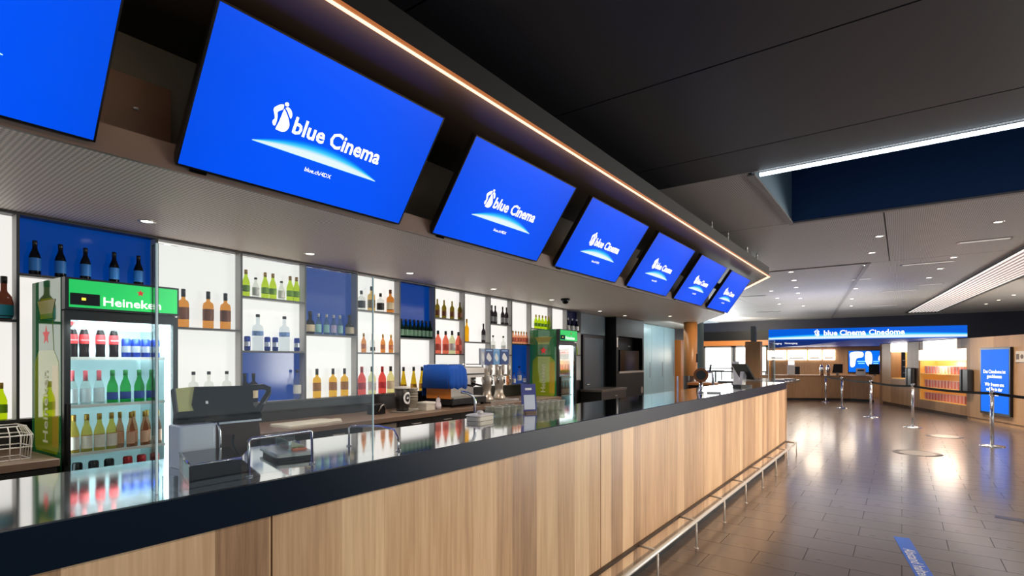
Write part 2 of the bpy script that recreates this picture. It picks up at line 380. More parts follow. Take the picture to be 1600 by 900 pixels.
# ------------------------------------------------------------------ canopy over the bar
U = (-.45, .893)
def poly(xf, yc, k, xin):
    return [(xf, -3), (xf, yc), (xf+U[0]*k, yc+U[1]*k)]+xin
can = struct('bar_canopy', MB().prism(poly(-2.08, 11.26, 6.4, [(-5.3, 16.95), (-4.37, -3)]), 3.145, 3.31), M_fascia)
part('soffit', MB().prism(poly(-2.88, 11.10, 5.2, [(-5.42, 15.7), (-4.34, -3)]), 2.432, 2.455), M_soffit, can)
part('fascia_strip', MB().prism([(-2.87, -3), (-2.87, 11.1), (-2.87+U[0]*5.2, 11.1+U[1]*5.2), (-2.89+U[0]*5.2, 11.09+U[1]*5.2), (-2.89, 11.10), (-2.89, -3)], 2.43, 2.56), mat('fascia_brown', (104, 88, 80), .4), can)
part('ledge', MB().prism([(-2.89, -3), (-2.89, 11.1), (-2.89+U[0]*5.1, 11.1+U[1]*5.1), (-3.19+U[0]*5.1, 11.0+U[1]*5.1), (-3.19, 11.0), (-3.19, -3)], 2.548, 2.558), M_dark, can)
part('bulkhead', MB().prism([(-3.15, -3), (-3.15, 11.0), (-3.15+U[0]*5.2, 11.0+U[1]*5.2), (-3.19+U[0]*5.2, 10.99+U[1]*5.2), (-3.19, 10.99), (-3.19, -3)], 2.558, 3.145), mat('bulkhead_grey', (66, 74, 74), .4), can)
t = thing('light_strip', 'warm orange light line along the lower edge of the bar canopy', 'light', (-2.075, -3, 3.145))
part('diffuser', MB().box(-.0075, .0075, 0, 14.27, -.028, -.006).prism([(.016, 14.25), (.016+U[0]*6, 14.25+U[1]*6), (-.02+U[0]*6, 14.235+U[1]*6), (-.016, 14.24)], -.028, -.006), M_led_w, t)
part('halo_strip', MB().box(-.020, -.0075, 0, 14.2, -.020, -.004), M_led_halo, t); part('halo_strip', MB().box(.0075, .018, 0, 14.27, -.020, -.004), M_led_halo, t)  # glowing strips stand in for the halo beside the light line
part('channel', MB().box(-.012, .012, 0, 14.24, -.006, 0), mat('bronze_channel', (140, 100, 78), .3, .6), t)
for i, y in enumerate((8.0, 8.9, 10.2, 11.0)):
    q = thing('suspension_hook', ('first', 'second', 'third', 'fourth')[i]+' thin wire hanger from the left above the canopy edge', 'hanger', (-2.25, y, 3.31), 0, 'wire hangers above the canopy')
    part('wire', MB().tube([(0, -.03, 0), (0, -.03, .19), (0, -.02, .22), (0, 0, .235), (0, .02, .22), (0, .03, .19), (0, .03, 0)], .007, 6), M_brush, q)
    part('anchor', MB().lathe(((.012, 0), (.012, .012)), (0, 0, .226), 8), M_brush, q)
bx = thing('wall_box', 'brown box on the bulkhead between the two nearest blue screens', 'box', (-3.148, .80, 2.60))
part('cover', MB().rbox(0, .10, 0, .36, 0, .30, .008), mat('box_brown', (72, 52, 42), .45), bx); part('button', MB().lathe(((.0, 0), (.012, .0), (.012, .008), (0, .01)), (.10, .2, .14), 10, False), M_ink, bx)
# ------------------------------------------------------------------ menu screens
def spline(pts, n=5, closed=True):
    out = []; k = len(pts)
    for i in range(k):
        p0, p1, p2, p3 = (Vector(pts[(i+j) % k]) for j in (-1, 0, 1, 2))
        for s in range(n):
            t_ = s/n; out.append(tuple(.5*((2*p1)+(-p0+p2)*t_+(2*p0-5*p1+4*p2-p3)*t_*t_+(-p0+3*p1-3*p2+p3)*t_**3)))
    return out
def emblem(s, m):
    b = MB()
    def pl(pts, sm=True):
        q = spline(pts, 4) if sm else pts
        b.prism([(x*s, y*s) for x, y in q], 0, .0004)
    pl([(.36, .97), (.42, 1.0), (.48, .97), (.49, .91), (.44, .87), (.38, .88), (.35, .92)])
    pl([(.33, .88), (.22, .85), (.08, .72), (.05, .62), (.12, .48), (.17, .36), (.14, .30), (.13, .22), (.20, .13), (.25, .15), (.26, .30), (.24, .45), (.20, .58), (.26, .66), (.34, .74)])
    pl([(.49, .86), (.62, .80), (.70, .66), (.69, .54), (.62, .60), (.50, .74), (.42, .80)])
    pl([(.38, .74), (.42, .73), (.56, .58), (.67, .42), (.72, .26), (.66, .09), (.52, .02), (.36, .03), (.30, .05), (.34, .30), (.36, .52)])
    return b.mesh('emblem', m)
ME_emb = emblem(.155, M_glowtext)
ME_url = text_mesh('blue.ch/4DX', .034, M_glowtext, .008, 'CENTER')
def screen(y0, label, first=None):
    R = Matrix(((0, .5731, .8195, -2.85), (1, 0, 0, y0), (0, .8195, -.5731, 2.465), (0, 0, 0, 1)))
    if first:
        c = copy_tree(first, label=label); c.matrix_world = R; return c
    t = thing('menu_screen', label, 'screen', group='blue screens over the bar'); t.matrix_world = R
    part('housing', MB().rbox(-.008, 1.418, -.008, .763, -.045, -.004, .006, 1), M_tvbody, t)
    part('back_case', MB().box(.3, 1.11, .12, .6, -.085, -.045), M_tvbody, t)
    part('bezel', MB().box(-.008, 0, -.008, .763, -.004, .004).box(1.41, 1.418, -.008, .763, -.004, .004).box(0, 1.41, -.008, 0, -.004, .004).box(0, 1.41, .755, .763, -.004, .004), M_tvbody, t)
    s = part('screen_panel', MB().box(0, 1.41, 0, .755, -.004, .001), M_screen, t, 'lit blue panel with a white glow')
    put('emblem', ME_emb, s, Matrix.Translation((.352, .312, .0012))); put_words('blue Cinema', .124, M_glowtext, s, Matrix.Translation((.486, .330, .0015)), .022, 'LEFT', .94); put('web_address', ME_url, s, Matrix.Translation((.71, .152, .0015)))
    part('sensor_bar', MB().rbox(.06, .14, -.026, -.008, -.03, 0, .003, 1), M_gloss, t)
    part('mount_arm', MB().box(.5, .54, .32, .44, -.32, -.085), M_grey, t); part('mount_arm', MB().box(.87, .91, .32, .44, -.32, -.085), M_grey, t)
    return t
names = ['nearest blue menu screen, cut off by the left edge of view', 'large second blue menu screen, with the biggest lettering', 'third blue menu screen from the left, right of the biggest one', 'fourth blue menu screen from the left', 'fifth blue menu screen, third from the far end', 'sixth blue menu screen, last but one at the far end', 'farthest blue menu screen, beside the canopy corner']
first = None
for i, nm in enumerate(names):
    s = screen(-.635+i*1.745, nm, first); first = first or s
# ------------------------------------------------------------------ downlights
def downlight(loc, label, group, power=0, color=(1, .9, .78), r=.035, m=None, spot=130):
    t = thing('downlight', label, 'light', loc, 0, group)
    t.scale = (r/.035,)*2+(1,)
    for nm in DLM: link(nm[0], nm[1], t)
    if power: lamp('SPOT', (loc[0], loc[1], loc[2]-.02), power, color, .04, None, spot)
DLM = [('rim', MB().lathe(((.036, .004), (.052, .004), (.052, -.004), (.036, -.004)), seg=16, cap=False).mesh('rim', M_brush)), ('lens', MB().lathe(((.036, .002), (.036, -.003)), seg=16).mesh('lens', M_downl))]
for i, (x, y) in enumerate(((-4.07, 1.4), (-4.16, 2.67), (-4.23, 3.9), (-4.28, 5.4), (-4.33, 6.9), (-4.6, 9.04), (-4.65, 10.27), (-3.93, 10.94))):
    downlight((x, y, 2.432), ('first', 'second', 'third', 'fourth', 'fifth', 'sixth', 'seventh', 'eighth')[i]+' small spotlight from the left in the perforated bar soffit', 'spotlights in the bar soffit', (16, 16, 16, 14, 14, 12, 10, 16)[i])
for i, y in enumerate((-.2, 1.9, 3.9, 5.9, 7.9)):   # added spots without fittings, brightening the serving side and the soffit
    lamp('SPOT', (-3.3, y, 2.42), 60, (1, .88, .76), .06, None, 140)
CL = [(-.298, 10.63), (-.46, 12.18), (-.61, 13.7), (1.15, 10.58), (.83, 13.68), (.69, 15.2), (-2.07, 13.72), (-2.22, 15.2), (-2.39, 16.7), (-2.55, 18.16), (-2.7, 19.7), (-2.99, 22.55), (-1.06, 18.0), (-1.34, 20.9), (-1.53, 23.6), (.54, 16.7), (2.47, 25.7), (2.65, 24.3), (2.83, 22.7), (-3.1, 17.1), (-3.3, 19.2), (-3.6, 21.3)]
near_ = {0: 'single warm ceiling spotlight nearest the dark recess', 3: 'ceiling spotlight at the right, beside the dark recess', 6: 'ceiling spotlight next to the far canopy corner, frontmost of its row'}
def spot_label(i):
    rows_ = {'left ceiling row by the canopy corner': [7, 8, 9, 10, 11], 'middle ceiling row toward the kiosk': [1, 2, 12, 13, 14], 'right ceiling row by the louvred light': [4, 5, 15], 'far right ceiling group behind the louvred light': [18, 17, 16], 'ceiling row between screens and blue sign': [19, 20, 21]}
    for k_, v_ in rows_.items():
        if i in v_: return ('second', 'third', 'fourth', 'fifth', 'sixth')[v_.index(i)]+' spotlight from the front in the '+k_
for i, (x, y) in enumerate(CL):
    downlight((x, y, 3.55), near_.get(i) or spot_label(i), 'foyer ceiling spotlights', 0, r=.05)
t = thing('dome_camera', 'small black dome camera under the bar soffit', 'camera', (-4.1, 6.92, 2.432))
part('base', MB().lathe(((.07, 0), (.07, -.02), (.06, -.028)), seg=20), M_black, t); part('dome', MB().lathe(((.052, -.026), (.05, -.05), (.036, -.072), (.0, -.08)), seg=20, cap=False), M_gloss, t)
# slot diffusers in the foyer ceiling
slots = [((.44, 14.17), .85, 0, 'pale linear ceiling slot beside the spotlights'), ((-.83, 15.95), .35, 0, 'short pale ceiling slot in the middle of the foyer'), ((-.05, 19.27), .8, 0, 'pale ceiling slot farther back in the foyer'), ((1.14, 12.06), .65, 0, 'grey ceiling slot near the dark recess'), ((.63, 18.15), .5, 0, 'dim grey ceiling slot near the louvred light'), ((-.55, 24.2), .8, 0, 'farthest pale ceiling slot'), ((-3.8, 18.15), .7, 1, 'nearest black ceiling slot right of the screens'), ((-4.5, 24.35), .9, 1, 'middle black ceiling slot right of the screens'), ((-4.9, 28.5), .6, 1, 'farthest black ceiling slot over the blue sign')]
for (x, y), L_, dk, lb in slots:
    t = thing('ceiling_slot', lb, 'vent', (x, y, 3.55), 0)
    part('frame', MB().box(-L_/2-.03, L_/2+.03, -.09, -.07, -.01, 0).box(-L_/2-.03, L_/2+.03, .07, .09, -.01, 0).box(-L_/2-.03, -L_/2, -.07, .07, -.01, 0).box(L_/2, L_/2+.03, -.07, .07, -.01, 0), M_brush, t)
    part('insert', MB().box(-L_/2, L_/2, -.07, .07, -.006, 0), M_black if dk else mat('slot_pale', (190, 188, 180), .5, emit=(200, 198, 190), es=.5), t)
# long louvred light in the ceiling
t = thing('louvred_light', 'long bright louvred light panel in the ceiling at the right', 'light', (1.9, 12.2, 3.55), math.radians(6.1))
part('frame', MB().box(-.05, 0, 0, 16.2, -.03, 0).box(1.0, 1.05, 0, 16.2, -.03, 0).box(0, 1.0, 16.15, 16.2, -.03, 0), M_dark, t)
part('diffuser', MB().box(0, 1.0, 0, 16.15, -.006, -.002), mat('louvre_lit', (240, 236, 232), .5, emit=(246, 240, 236), es=1.05), t)
slat = MB().box(-.012, .012, 0, 16.15, -.03, -.006).mesh('slat', mat('louvre_slat', (168, 150, 146), .5))
for i in range(8): link('slat', slat, t, (.12+i*.11, 0, 0))
# ------------------------------------------------------------------ serving counter
ct = thing('bar_counter', 'long serving counter with oak front, dark blue fascia and polished top', 'counter')
jo = [-1.25, .82, 2.9, 4.98, 7.05, 9.18]
for a, b in zip(jo, jo[1:]):
    part('front_panel', MB().box(-1.49, -1.47, a+.003, b-.003, .06, 1.05), M_wood, ct)
part('body', MB().box(-1.55, -1.49, -1.25, 9.17, 0, 1.05).box(-2.05, -1.99, -1.25, 9.17, 0, 1.05).box(-1.99, -1.55, 9.10, 9.17, 0, 1.05), M_black, ct)
part('plinth', MB().box(-1.52, -1.485, -1.25, 9.18, 0, .06), M_black, ct)
part('end_panel', MB().box(-2.06, -1.47, 9.18, 9.20, .0, 1.05), M_wood, ct)
part('fascia', MB().box(-1.50, -1.47, -1.25, 9.2, 1.054, 1.148).box(-1.47, -1.452, -1.25, 9.2, 1.054, 1.1545), M_navy, ct, 'dark navy fascia band')
part('countertop', MB().box(-2.09, -1.47, -1.25, 9.2, 1.148, 1.1535), M_steel, ct, 'mirror-polished top')
part('substrate', MB().box(-2.08, -1.50, -1.25, 9.2, 1.054, 1.148), M_black, ct)
# overhanging end leaf and the angled return
ol = thing('counter_leaf', 'thin dark counter top overhanging beyond the far end of the bar', 'counter', (0, 0, 0))
part('top', MB().prism([(-1.47, 9.24), (-1.47, 10.72), (-2.5, 11.3), (-2.5, 9.24)], 1.118, 1.154), mat('dark_stone', (60, 56, 52), .18), ol)
part('support', MB().box(-2.1, -1.62, 9.8, 10.3, 0, 1.118), M_wood, ol)
rt = thing('return_counter', 'low black return counter with an oak top behind the far bar end', 'counter', (-2.86, 10.05, 0), .1)
part('body', MB().box(-.32, .32, -.28, .28, 0, 1.05), M_black, rt); part('top', MB().rbox(-.34, .34, -.31, .31, 1.05, 1.09, .01, 2), M_orangewood, rt)
# foot rail
fr = thing('foot_rail', 'tubular steel foot rail along the oak bar front', 'rail', (-1.32, 0, 0))
ys = [-.71+.83*i for i in range(13)]
ys = [y for y in ys if y < 9.3]
part('outer_rail', MB().tube([(0, -1.2, .22), (0, 9.22, .22)], .016, 10).tube([(0, 9.22, .22), (-.13, 9.22, .22)], .012, 8), M_rail, fr)
part('inner_rail', MB().box(-.148, -.128, -1.2, 9.22, .222, .242), mat('bronze_rail', (70, 52, 38), .4, .6), fr)
brk = MB().tube([(-.13, 0, .228), (0, 0, .22)], .009, 8).mesh('bracket', M_rail); leg = MB().tube([(0, 0, 0), (0, 0, .215)], .0075, 8).lathe(((.018, 0), (.018, .005)), seg=12).mesh('leg', M_rail)
for y in ys: link('bracket', brk, fr, (0, y, 0)); link('leg', leg, fr, (0, y, 0))
# ------------------------------------------------------------------ back counter
def backcounter(y0, y1, label, n, xf=3.75, vent=None):
    t = thing('back_counter', label, 'counter', bb(0, 0), RB)
    part('body', MB().box(-4.40, -xf-.02, y0, y1, 0, .91), M_cab, t)
    part('worktop', MB().rbox(-4.42, -xf+.02, y0-.005, y1+.005, .91, .95, .006, 1), M_brown, t)
    part('splash_panel', MB().box(-4.44, -4.425, y0, y1, .95, 1.108), M_cab, t)
    w = (y1-y0)/n
    for i in range(n):
        a, b = y0+i*w+.004, y0+(i+1)*w-.004
        d = part('drawer', MB().box(-xf-.02, -xf, a, b, .76, .90), M_cab, t)
        if vent is not None and i == vent:
            part('grille', MB().box(-xf, -xf+.006, a+.03, b-.03, .79, .89).box(-xf+.006, -xf+.01, a+.05, b-.05, .80, .805), mat('grille_grey', (120, 112, 100), .4), d)
        else:
            part('handle', MB().tube([(-xf, (a+b)/2-.06, .86), (-xf+.025, (a+b)/2-.055, .86), (-xf+.025, (a+b)/2+.055, .86), (-xf, (a+b)/2+.06, .86)], .007, 6), M_brush, d)
        part('door', MB().box(-xf-.02, -xf, a, b, .08, .75), M_cab, t)
    return t
backcounter(-.6, 1.10, 'short back counter left of the near bottle fridge', 3)
backcounter(1.80, 7.12, 'long back counter with brown top and dark drawers between the fridges', 11, vent=3)
# ------------------------------------------------------------------ lit shelf wall
T, A, B2, C2, D = 2.425, 2.04, 1.755, 1.585, 1.13
bays = [(.42, 1.085, [(T, B2, 'w'), (B2, D, 'w')], 'lit shelf bay at the far left, left of the near fridge'),
 (1.10, 1.872, [(T, 2.05, 'b'), (2.05, D, 'w')], 'shelf bay behind the near fridge with a blue top compartment'),
 (1.887, 2.525, [(T, 1.76, 'w'), (1.76, D, 'w')], 'white lit bay right of the near fridge with three whisky bottles'),
 (2.54, 3.152, [(T, 2.055, 'w'), (2.055, C2, 'w'), (C2, D, 'b')], 'lit bay with lime bottles, vodka and a blue bottom compartment'),
 (3.167, 3.775, [(T, B2, 'b'), (B2, D, 'w')], 'lit bay with a blue top over three amber bottles'),
 (3.79, 4.40, [(T, A, 'w'), (A, C2, 'w'), (C2, D, 'w')], 'three-tier white bay with red and pale bottles at the bottom'),
 (4.415, 5.0, [(T, 1.765, 'b'), (1.765, D, 'w')], 'lit bay with a blue top over eight green bottles'),
 (5.02, 5.60, [(T, A, 'w'), (A, C2, 'w'), (C2, D, 'w')], 'three-tier white bay behind the blue draped coffee machine'),
 (5.615, 6.20, [(T, B2, 'w'), (B2, D, 'w')], 'two-tier white bay with one yellow and one dark bottle'),
 (6.215, 6.77, [(T, 2.035, 'w'), (2.035, C2, 'w'), (C2, D, 'w')], 'white bay with four dark wine bottles at the top'),
 (6.785, 7.34, [(T, 1.76, 'w'), (1.76, D, 'b')], 'bay with six small pink bottles over a blue compartment'),
 (7.355, 8.04, [(T, 2.025, 'w'), (2.025, D, 'w')], 'white bay with lime bottles above the far fridge'),
 (8.055, 8.61, [(T, D, 'w')], 'plain white lit bay behind the far fridge'),
 (8.625, 9.19, [(T, 2.035, 'n'), (2.035, 1.6, 'w'), (1.6, D, 'w')], 'last lit bay with a dark blue top, right of the far fridge')]
M_bn = mat('dark_blue_panel', (6, 20, 70), .2)
XF, XB = -4.40, -4.488
for y0, y1, cells, lb in bays:
    t = thing('shelf_bay', lb, 'shelf', bb(0, 0), RB, 'lit shelf bays of the back bar')
    for a, b in ((y0-.0075, y0), (y1, y1+.0075)):
        sp = part('side_panel', MB().box(XB, XF-.004, a, b, D-.02, T), M_cell, t); part('edge', MB().box(XF-.004, XF, a, b, D-.02, T), M_frame, sp)
    for zt, zb, k in cells:
        part('back_panel', MB().box(XB-.01, XB, y0, y1, zb, zt), {'w': M_lp, 'b': M_bp, 'n': M_bn}[k], t, {'w': 'backlit white panel', 'b': 'glossy blue panel', 'n': 'dark blue panel'}[k])
        sh = part('shelf_board', MB().box(XB, XF-.004, y0, y1, zb-.016, zb), M_cell, t); part('edge', MB().box(XF-.004, XF+.002, y0, y1, zb-.016, zb), M_frame, sh)
    part('top_rail', MB().box(XB, XF+.002, y0, y1, T-.012, T), M_frame, t)
# ------------------------------------------------------------------ bottles
def prof(kind, h, r):
    if kind == 'long':   p = ((.0, 0), (.92, 0), (1, .02), (1, .55), (.85, .64), (.42, .76), (.36, .82), (.34, .98), (.34, 1))
    elif kind == 'beer': p = ((.0, 0), (.92, 0), (1, .03), (1, .52), (.82, .63), (.5, .75), (.4, .84), (.38, .97), (.38, 1))
    elif kind == 'sq':   p = ((.0, 0), (.95, 0), (1, .03), (1, .60), (.88, .68), (.40, .73), (.34, .76), (.34, .97), (.34, 1))
    elif kind == 'wine': p = ((.0, 0), (.95, 0), (1, .02), (1, .58), (.8, .66), (.42, .74), (.36, .8), (.34, 1))
    elif kind == 'pet':  p = ((.0, 0), (.8, 0), (1, .05), (.93, .22), (1, .38), (1, .58), (.9, .68), (.5, .84), (.36, .90), (.36, .97), (.36, 1))
    elif kind == 'can':  p = ((.0, 0), (.8, 0), (1, .05), (1, .92), (.82, .99), (.8, 1))
    elif kind == 'round': p = ((.0, 0), (.8, 0), (1, .08), (1, .40), (.8, .55), (.38, .66), (.34, .7), (.34, 1))
    elif kind == 'cone': p = ((.0, 0), (.95, 0), (1, .04), (.9, .3), (.62, .55), (.4, .72), (.34, .8), (.34, 1))
    return [(a*r, b*h) for a, b in p]
KIND = {}
def kind(key, shape, h, r, glass, label, cap, lz=(.15, .48), capz=(.86, 1.02), mark=None):
    b = MB().lathe(prof(shape, h, r), seg=14, cap=False); b.f.append([len(b.v)-14+i for i in range(14)]); b.sm.append(False)
    ms = [('body', b.mesh('body', glass))]
    def rad(z):
        pr = prof(shape, h, r)
        for (r0, z0), (r1, z1) in zip(pr, pr[1:]):
            if z0 <= z <= z1 and z1 > z0: return r0+(r1-r0)*(z-z0)/(z1-z0)
        return pr[-1][0]
    if label:
        zs = [lz[0]*h+(lz[1]-lz[0])*h*i/4 for i in range(5)]
        ms.append(('label_wrap', MB().lathe([(rad(z)+.0012, z) for z in zs], seg=14, cap=False).mesh('label_wrap', label)))
    if cap:
        cr = rad(h*.93)+.0018
        ms.append(('cap', MB().lathe(((cr, capz[0]*h), (cr, capz[1]*h), (cr*.8, capz[1]*h+.002)), seg=12, cap=True).mesh('cap', cap)))
    if mark:
        me = text_mesh(mark[0], mark[1], mark[2], .01, 'CENTER', bend=r+.0016)
        me.transform(FACE_X @ Matrix.Translation((0, mark[3]*h, r+.0020))); ms.append(('lettering', me))
    KIND[key] = ms
c_red = mat('cap_red', (178, 40, 40), .4); c_blk = mat('cap_black', (22, 20, 20), .35); c_gold = mat('cap_gold', (190, 150, 70), .35, .6); c_wht = mat('cap_white', (225, 225, 225), .4)
l_wht = mat('label_white', (226, 226, 220), .5); l_blu = mat('label_blue', (36, 120, 200), .5); l_navy = mat('label_navy', (30, 70, 160), .5); l_blk = mat('label_black', (32, 30, 30), .5); l_red = mat('label_red', (196, 44, 48), .5); l_tan = mat('label_brown', (128, 70, 30), .5); l_lime = mat('label_lime', (120, 170, 20), .5); l_cream = mat('label_cream', (220, 204, 170), .5); l_green = mat('label_green', (40, 90, 60), .5); l_teal = mat('label_teal', (40, 150, 170), .5)
kind('darkbeer', 'beer', .215, .030, liquid('g_black', (26, 22, 24), .25), l_blu, c_blk, (.12, .50))
kind('whisky', 'sq', .30, .040, liquid('g_amber', (232, 156, 56), .6), l_tan, c_blk, (.22, .52), (.80, 1.0))
kind('whisky2', 'sq', .285, .038, liquid('g_gold', (236, 184, 40), .6), mat('label_gold', (170, 110, 20), .5), c_blk, (.24, .52), (.80, 1.0))
kind('clear', 'sq', .275, .036, liquid('g_clear', (232, 234, 230), .75), l_wht, c_blk, (.2, .5), (.92, 1.01))
kind('clear_small', 'beer', .17, .028, liquid('g_clear', (232, 234, 230), .75), l_wht, c_blk, (.12, .5), (.93, 1.02))
kind('lime', 'beer', .225, .031, liquid('g_lime', (196, 224, 24), .65), l_lime, c_gold, (.2, .42))
kind('vodka', 'sq', .32, .045, liquid('g_vodka', (222, 230, 236), .75), mat('label_ice', (120, 160, 220), .5), c_blk, (.42, .54), (.93, 1.0))
kind('can', 'can', .125, .026, mat('can_blue', (26, 62, 168), .3, .4), mat('can_silver', (190, 196, 210), .3, .6), None, (.3, .62))
kind('darkspirit', 'sq', .25, .036, liquid('g_dark', (40, 34, 40), .3), l_cream, c_blk, (.16, .42))
kind('cream', 'round', .215, .045, liquid('g_cocoa', (40, 24, 20), .2), l_cream, c_blk, (.1, .42))
kind('tonic', 'beer', .20, .028, liquid('g_tonic', (150, 190, 205), .5), mat('label_tonic', (150, 205, 205), .5), c_wht, (.1, .5))
kind('tonic2', 'beer', .20, .028, liquid('g_tonic', (150, 190, 205), .5), mat('label_lilac', (190, 180, 220), .5), c_wht, (.1, .5))
kind('gin', 'sq', .20, .04, liquid('g_clear', (232, 234, 230), .75), l_blk, c_blk, (.12, .48), (.84, 1.02))
kind('pale', 'sq', .26, .040, liquid('g_pale', (214, 176, 92), .65), mat('label_olive', (140, 116, 60), .5), c_blk, (.14, .45))
kind('orange_spirit', 'sq', .255, .042, liquid('g_orange', (214, 136, 60), .6), l_cream, l_tan, (.14, .45))
kind('juice', 'long', .20, .026, liquid('g_juice', (224, 150, 84), .6), mat('label_peach', (214, 130, 90), .5), c_gold, (.2, .45))
kind('redcap', 'long', .20, .026, liquid('g_clear', (232, 234, 230), .75), l_blk, c_red, (.1, .3), (.72, 1.02))
kind('red', 'long', .30, .042, liquid('g_red', (224, 84, 74), .6), l_red, c_red, (.2, .42), (.80, 1.0))
kind('palegreen', 'long', .30, .042, liquid('g_palegreen', (214, 216, 170), .7), l_wht, c_blk, (.15, .45), (.82, 1.0))
kind('paleyellow', 'long', .30, .042, liquid('g_paleyellow', (226, 216, 150), .7), l_cream, c_blk, (.15, .45), (.82, 1.0))
kind('greenbeer', 'beer', .215, .029, liquid('g_bottlegreen', (16, 62, 36), .4), mat('label_mint', (120, 160, 130), .5), c_blk, (.12, .45))
kind('olive', 'cone', .29, .04, liquid('g_olive', (206, 170, 30), .6), mat('label_mustard', (170, 120, 20), .5), c_blk, (.1, .3), (.84, 1.0))
kind('winegreen', 'wine', .235, .030, liquid('g_olivewine', (124, 104, 30), .5), l_tan, None, (.15, .4))
kind('pink', 'long', .29, .042, liquid('g_pink', (236, 120, 96), .6), mat('label_salmon', (220, 90, 70), .5), c_blk, (.15, .42), (.84, 1.0))
kind('yellowtall', 'wine', .30, .032, liquid('g_yellow', (230, 170, 20), .6), None, c_gold)
kind('darkwine', 'wine', .26, .030, liquid('g_winedark', (52, 44, 48), .3), mat('label_grey', (150, 150, 150), .5), c_blk, (.12, .4))
kind('mini', 'beer', .19, .026, liquid('g_peach', (236, 170, 130), .6), mat('label_coral', (226, 120, 90), .5), c_gold, (.15, .5))
kind('bluewhite', 'round', .24, .042, liquid('g_navy', (30, 40, 80), .3), l_wht, c_wht, (.1, .45))
kind('teal', 'round', .26, .045, liquid('g_umber', (96, 50, 36), .4), l_teal, c_blk, (.02, .34))
kind('cola', 'pet', .215, .0245, liquid('g_cola', (34, 16, 14), .25), l_red, c_red, (.40, .66), (.90, 1.0), ('Coca-Cola', .012, M_ink, .49))
kind('pinkcap', 'beer', .205, .026, liquid('g_clear', (232, 234, 230), .75), mat('label_pale', (214, 226, 228), .5), mat('cap_pink', (222, 90, 100), .4), (.1, .5), (.72, 1.02))
kind('green', 'beer', .205, .028, liquid('g_heine', (40, 170, 76), .55), l_navy, mat('cap_green', (40, 150, 70), .4), (.14, .36))
kind('beige', 'beer', .225, .0275, liquid('g_beer', (236, 204, 100), .6), mat('label_sand', (240, 228, 214), .5), c_gold, (.12, .46))
kind('rose', 'beer', .22, .022, liquid('g_rose', (226, 160, 122), .6), mat('label_rose', (220, 170, 140), .5), c_gold, (.12, .46))
kind('bw', 'can', .115, .026, mat('can_black', (26, 26, 28), .3, .3), l_wht, None, (.30, .60))
kind('redcan', 'can', .115, .026, mat('can_red', (170, 30, 36), .3, .3), l_wht, None, (.25, .55))
ORD = ['first', 'second', 'third', 'fourth', 'fifth', 'sixth', 'seventh', 'eighth', 'ninth', 'tenth', 'eleventh', 'twelfth', 'thirteenth', 'fourteenth']
COUNT = {1: 'the only', 2: 'two', 3: 'three', 4: 'four', 5: 'five', 6: 'six', 7: 'seven', 8: 'eight'}
def bottle(k, y, z, label, group, x=4.437, cat='bottle'):
    o = thing('can' if KIND[k][0][1].name.startswith('x') else ('drink_can' if cat == 'can' else 'bottle'), label, cat, bb(x, y, z+.0005), RB, group)
    for nm, me in KIND[k]: link(nm, me, o)
    return o
def row(items, z, place, group, x=4.437, dxs=None):
    """items: (kind, description, [y...]); labels count look-alikes from the left"""
    for k, desc, ys_ in items:
        for i, y in enumerate(ys_):
            if len(ys_) == 1: lb = desc+', the only one '+place
            else: lb = ('leftmost ' if i == 0 else 'rightmost ' if i == len(ys_)-1 else ORD[i]+' from left ')+'of '+COUNT[len(ys_)]+' '+desc+'s '+place
            bottle(k, y, z, lb, group, x if dxs is None else dxs[i % len(dxs)], 'can' if 'can' in desc.split() or desc.endswith(' can') else 'bottle')
row([('teal', 'brown bottle with teal base', [1.035])], B2, 'on the far left shelf', 'far left shelf bottles')
row([('lime', 'lime bottle', [1.02])], D, 'low on the far left shelf', 'far left shelf bottles')
row([('darkbeer', 'dark beer bottle', [1.183, 1.314, 1.45, 1.618, 1.771])], 2.05, 'in the blue compartment above the near fridge', 'dark beers over the near fridge')
row([('whisky', 'amber whisky bottle', [2.081, 2.272, 2.413])], 1.76, 'right of the near fridge', 'amber whiskies')
row([('clear', 'clear black-capped bottle', [2.157, 2.277, 2.424])], D, 'behind the cash register', 'clear bottles behind the register')
row([('lime', 'lime-green bottle', [2.591, 2.769, 2.844, 3.019, 3.086]), ('clear_small', 'small clear bottle', [2.68, 2.93])], 2.055, 'on the top shelf over the vodka', 'lime bottles over the vodka')
row([('vodka', 'tall clear vodka bottle', [2.70, 2.96]), ('can', 'blue energy drink can', [2.603, 2.79, 2.868, 3.09])], C2, 'under the near lime bottles', 'vodka shelf')
row([('darkspirit', 'dark spirit bottle', [2.58, 2.66]), ('clear', 'grey clear bottle', [3.093])], D, 'in the low blue compartment', 'low blue compartment')
row([('cream', 'black bottle with diamond label', [3.235, 3.713]), ('tonic', 'pale tonic bottle', [3.33, 3.425, 3.59]), ('tonic2', 'lilac-labelled tonic bottle', [3.51])], B2, 'above three amber bottles', 'tonics in blue compartment')
row([('whisky2', 'golden amber bottle', [3.313, 3.503, 3.647])], D, 'under the blue tonic compartment', 'golden amber bottles')
row([('gin', 'squat gin bottle', [3.87, 4.142]), ('pale', 'pale gold bottle', [4.01]), ('orange_spirit', 'orange spirit bottle', [4.29])], A, 'in the red bottle bay', 'top shelf spirits')
row([('juice', 'slim peach bottle', [3.902, 4.178, 4.30]), ('redcap', 'slim red-capped bottle', [4.028])], C2, 'above the tall red bottles', 'slim bottles')
row([('red', 'tall red bottle', [3.876, 4.168]), ('palegreen', 'tall pale green bottle', [4.019]), ('paleyellow', 'tall pale yellow bottle', [4.295])], D, 'above the black coffee container', 'red and pale bottles')
row([('greenbeer', 'dark green beer bottle', [4.466, 4.54, 4.61, 4.68, 4.75, 4.82, 4.89, 4.96])], 1.765, 'in the blue compartment in the middle', 'green beers in blue compartment')
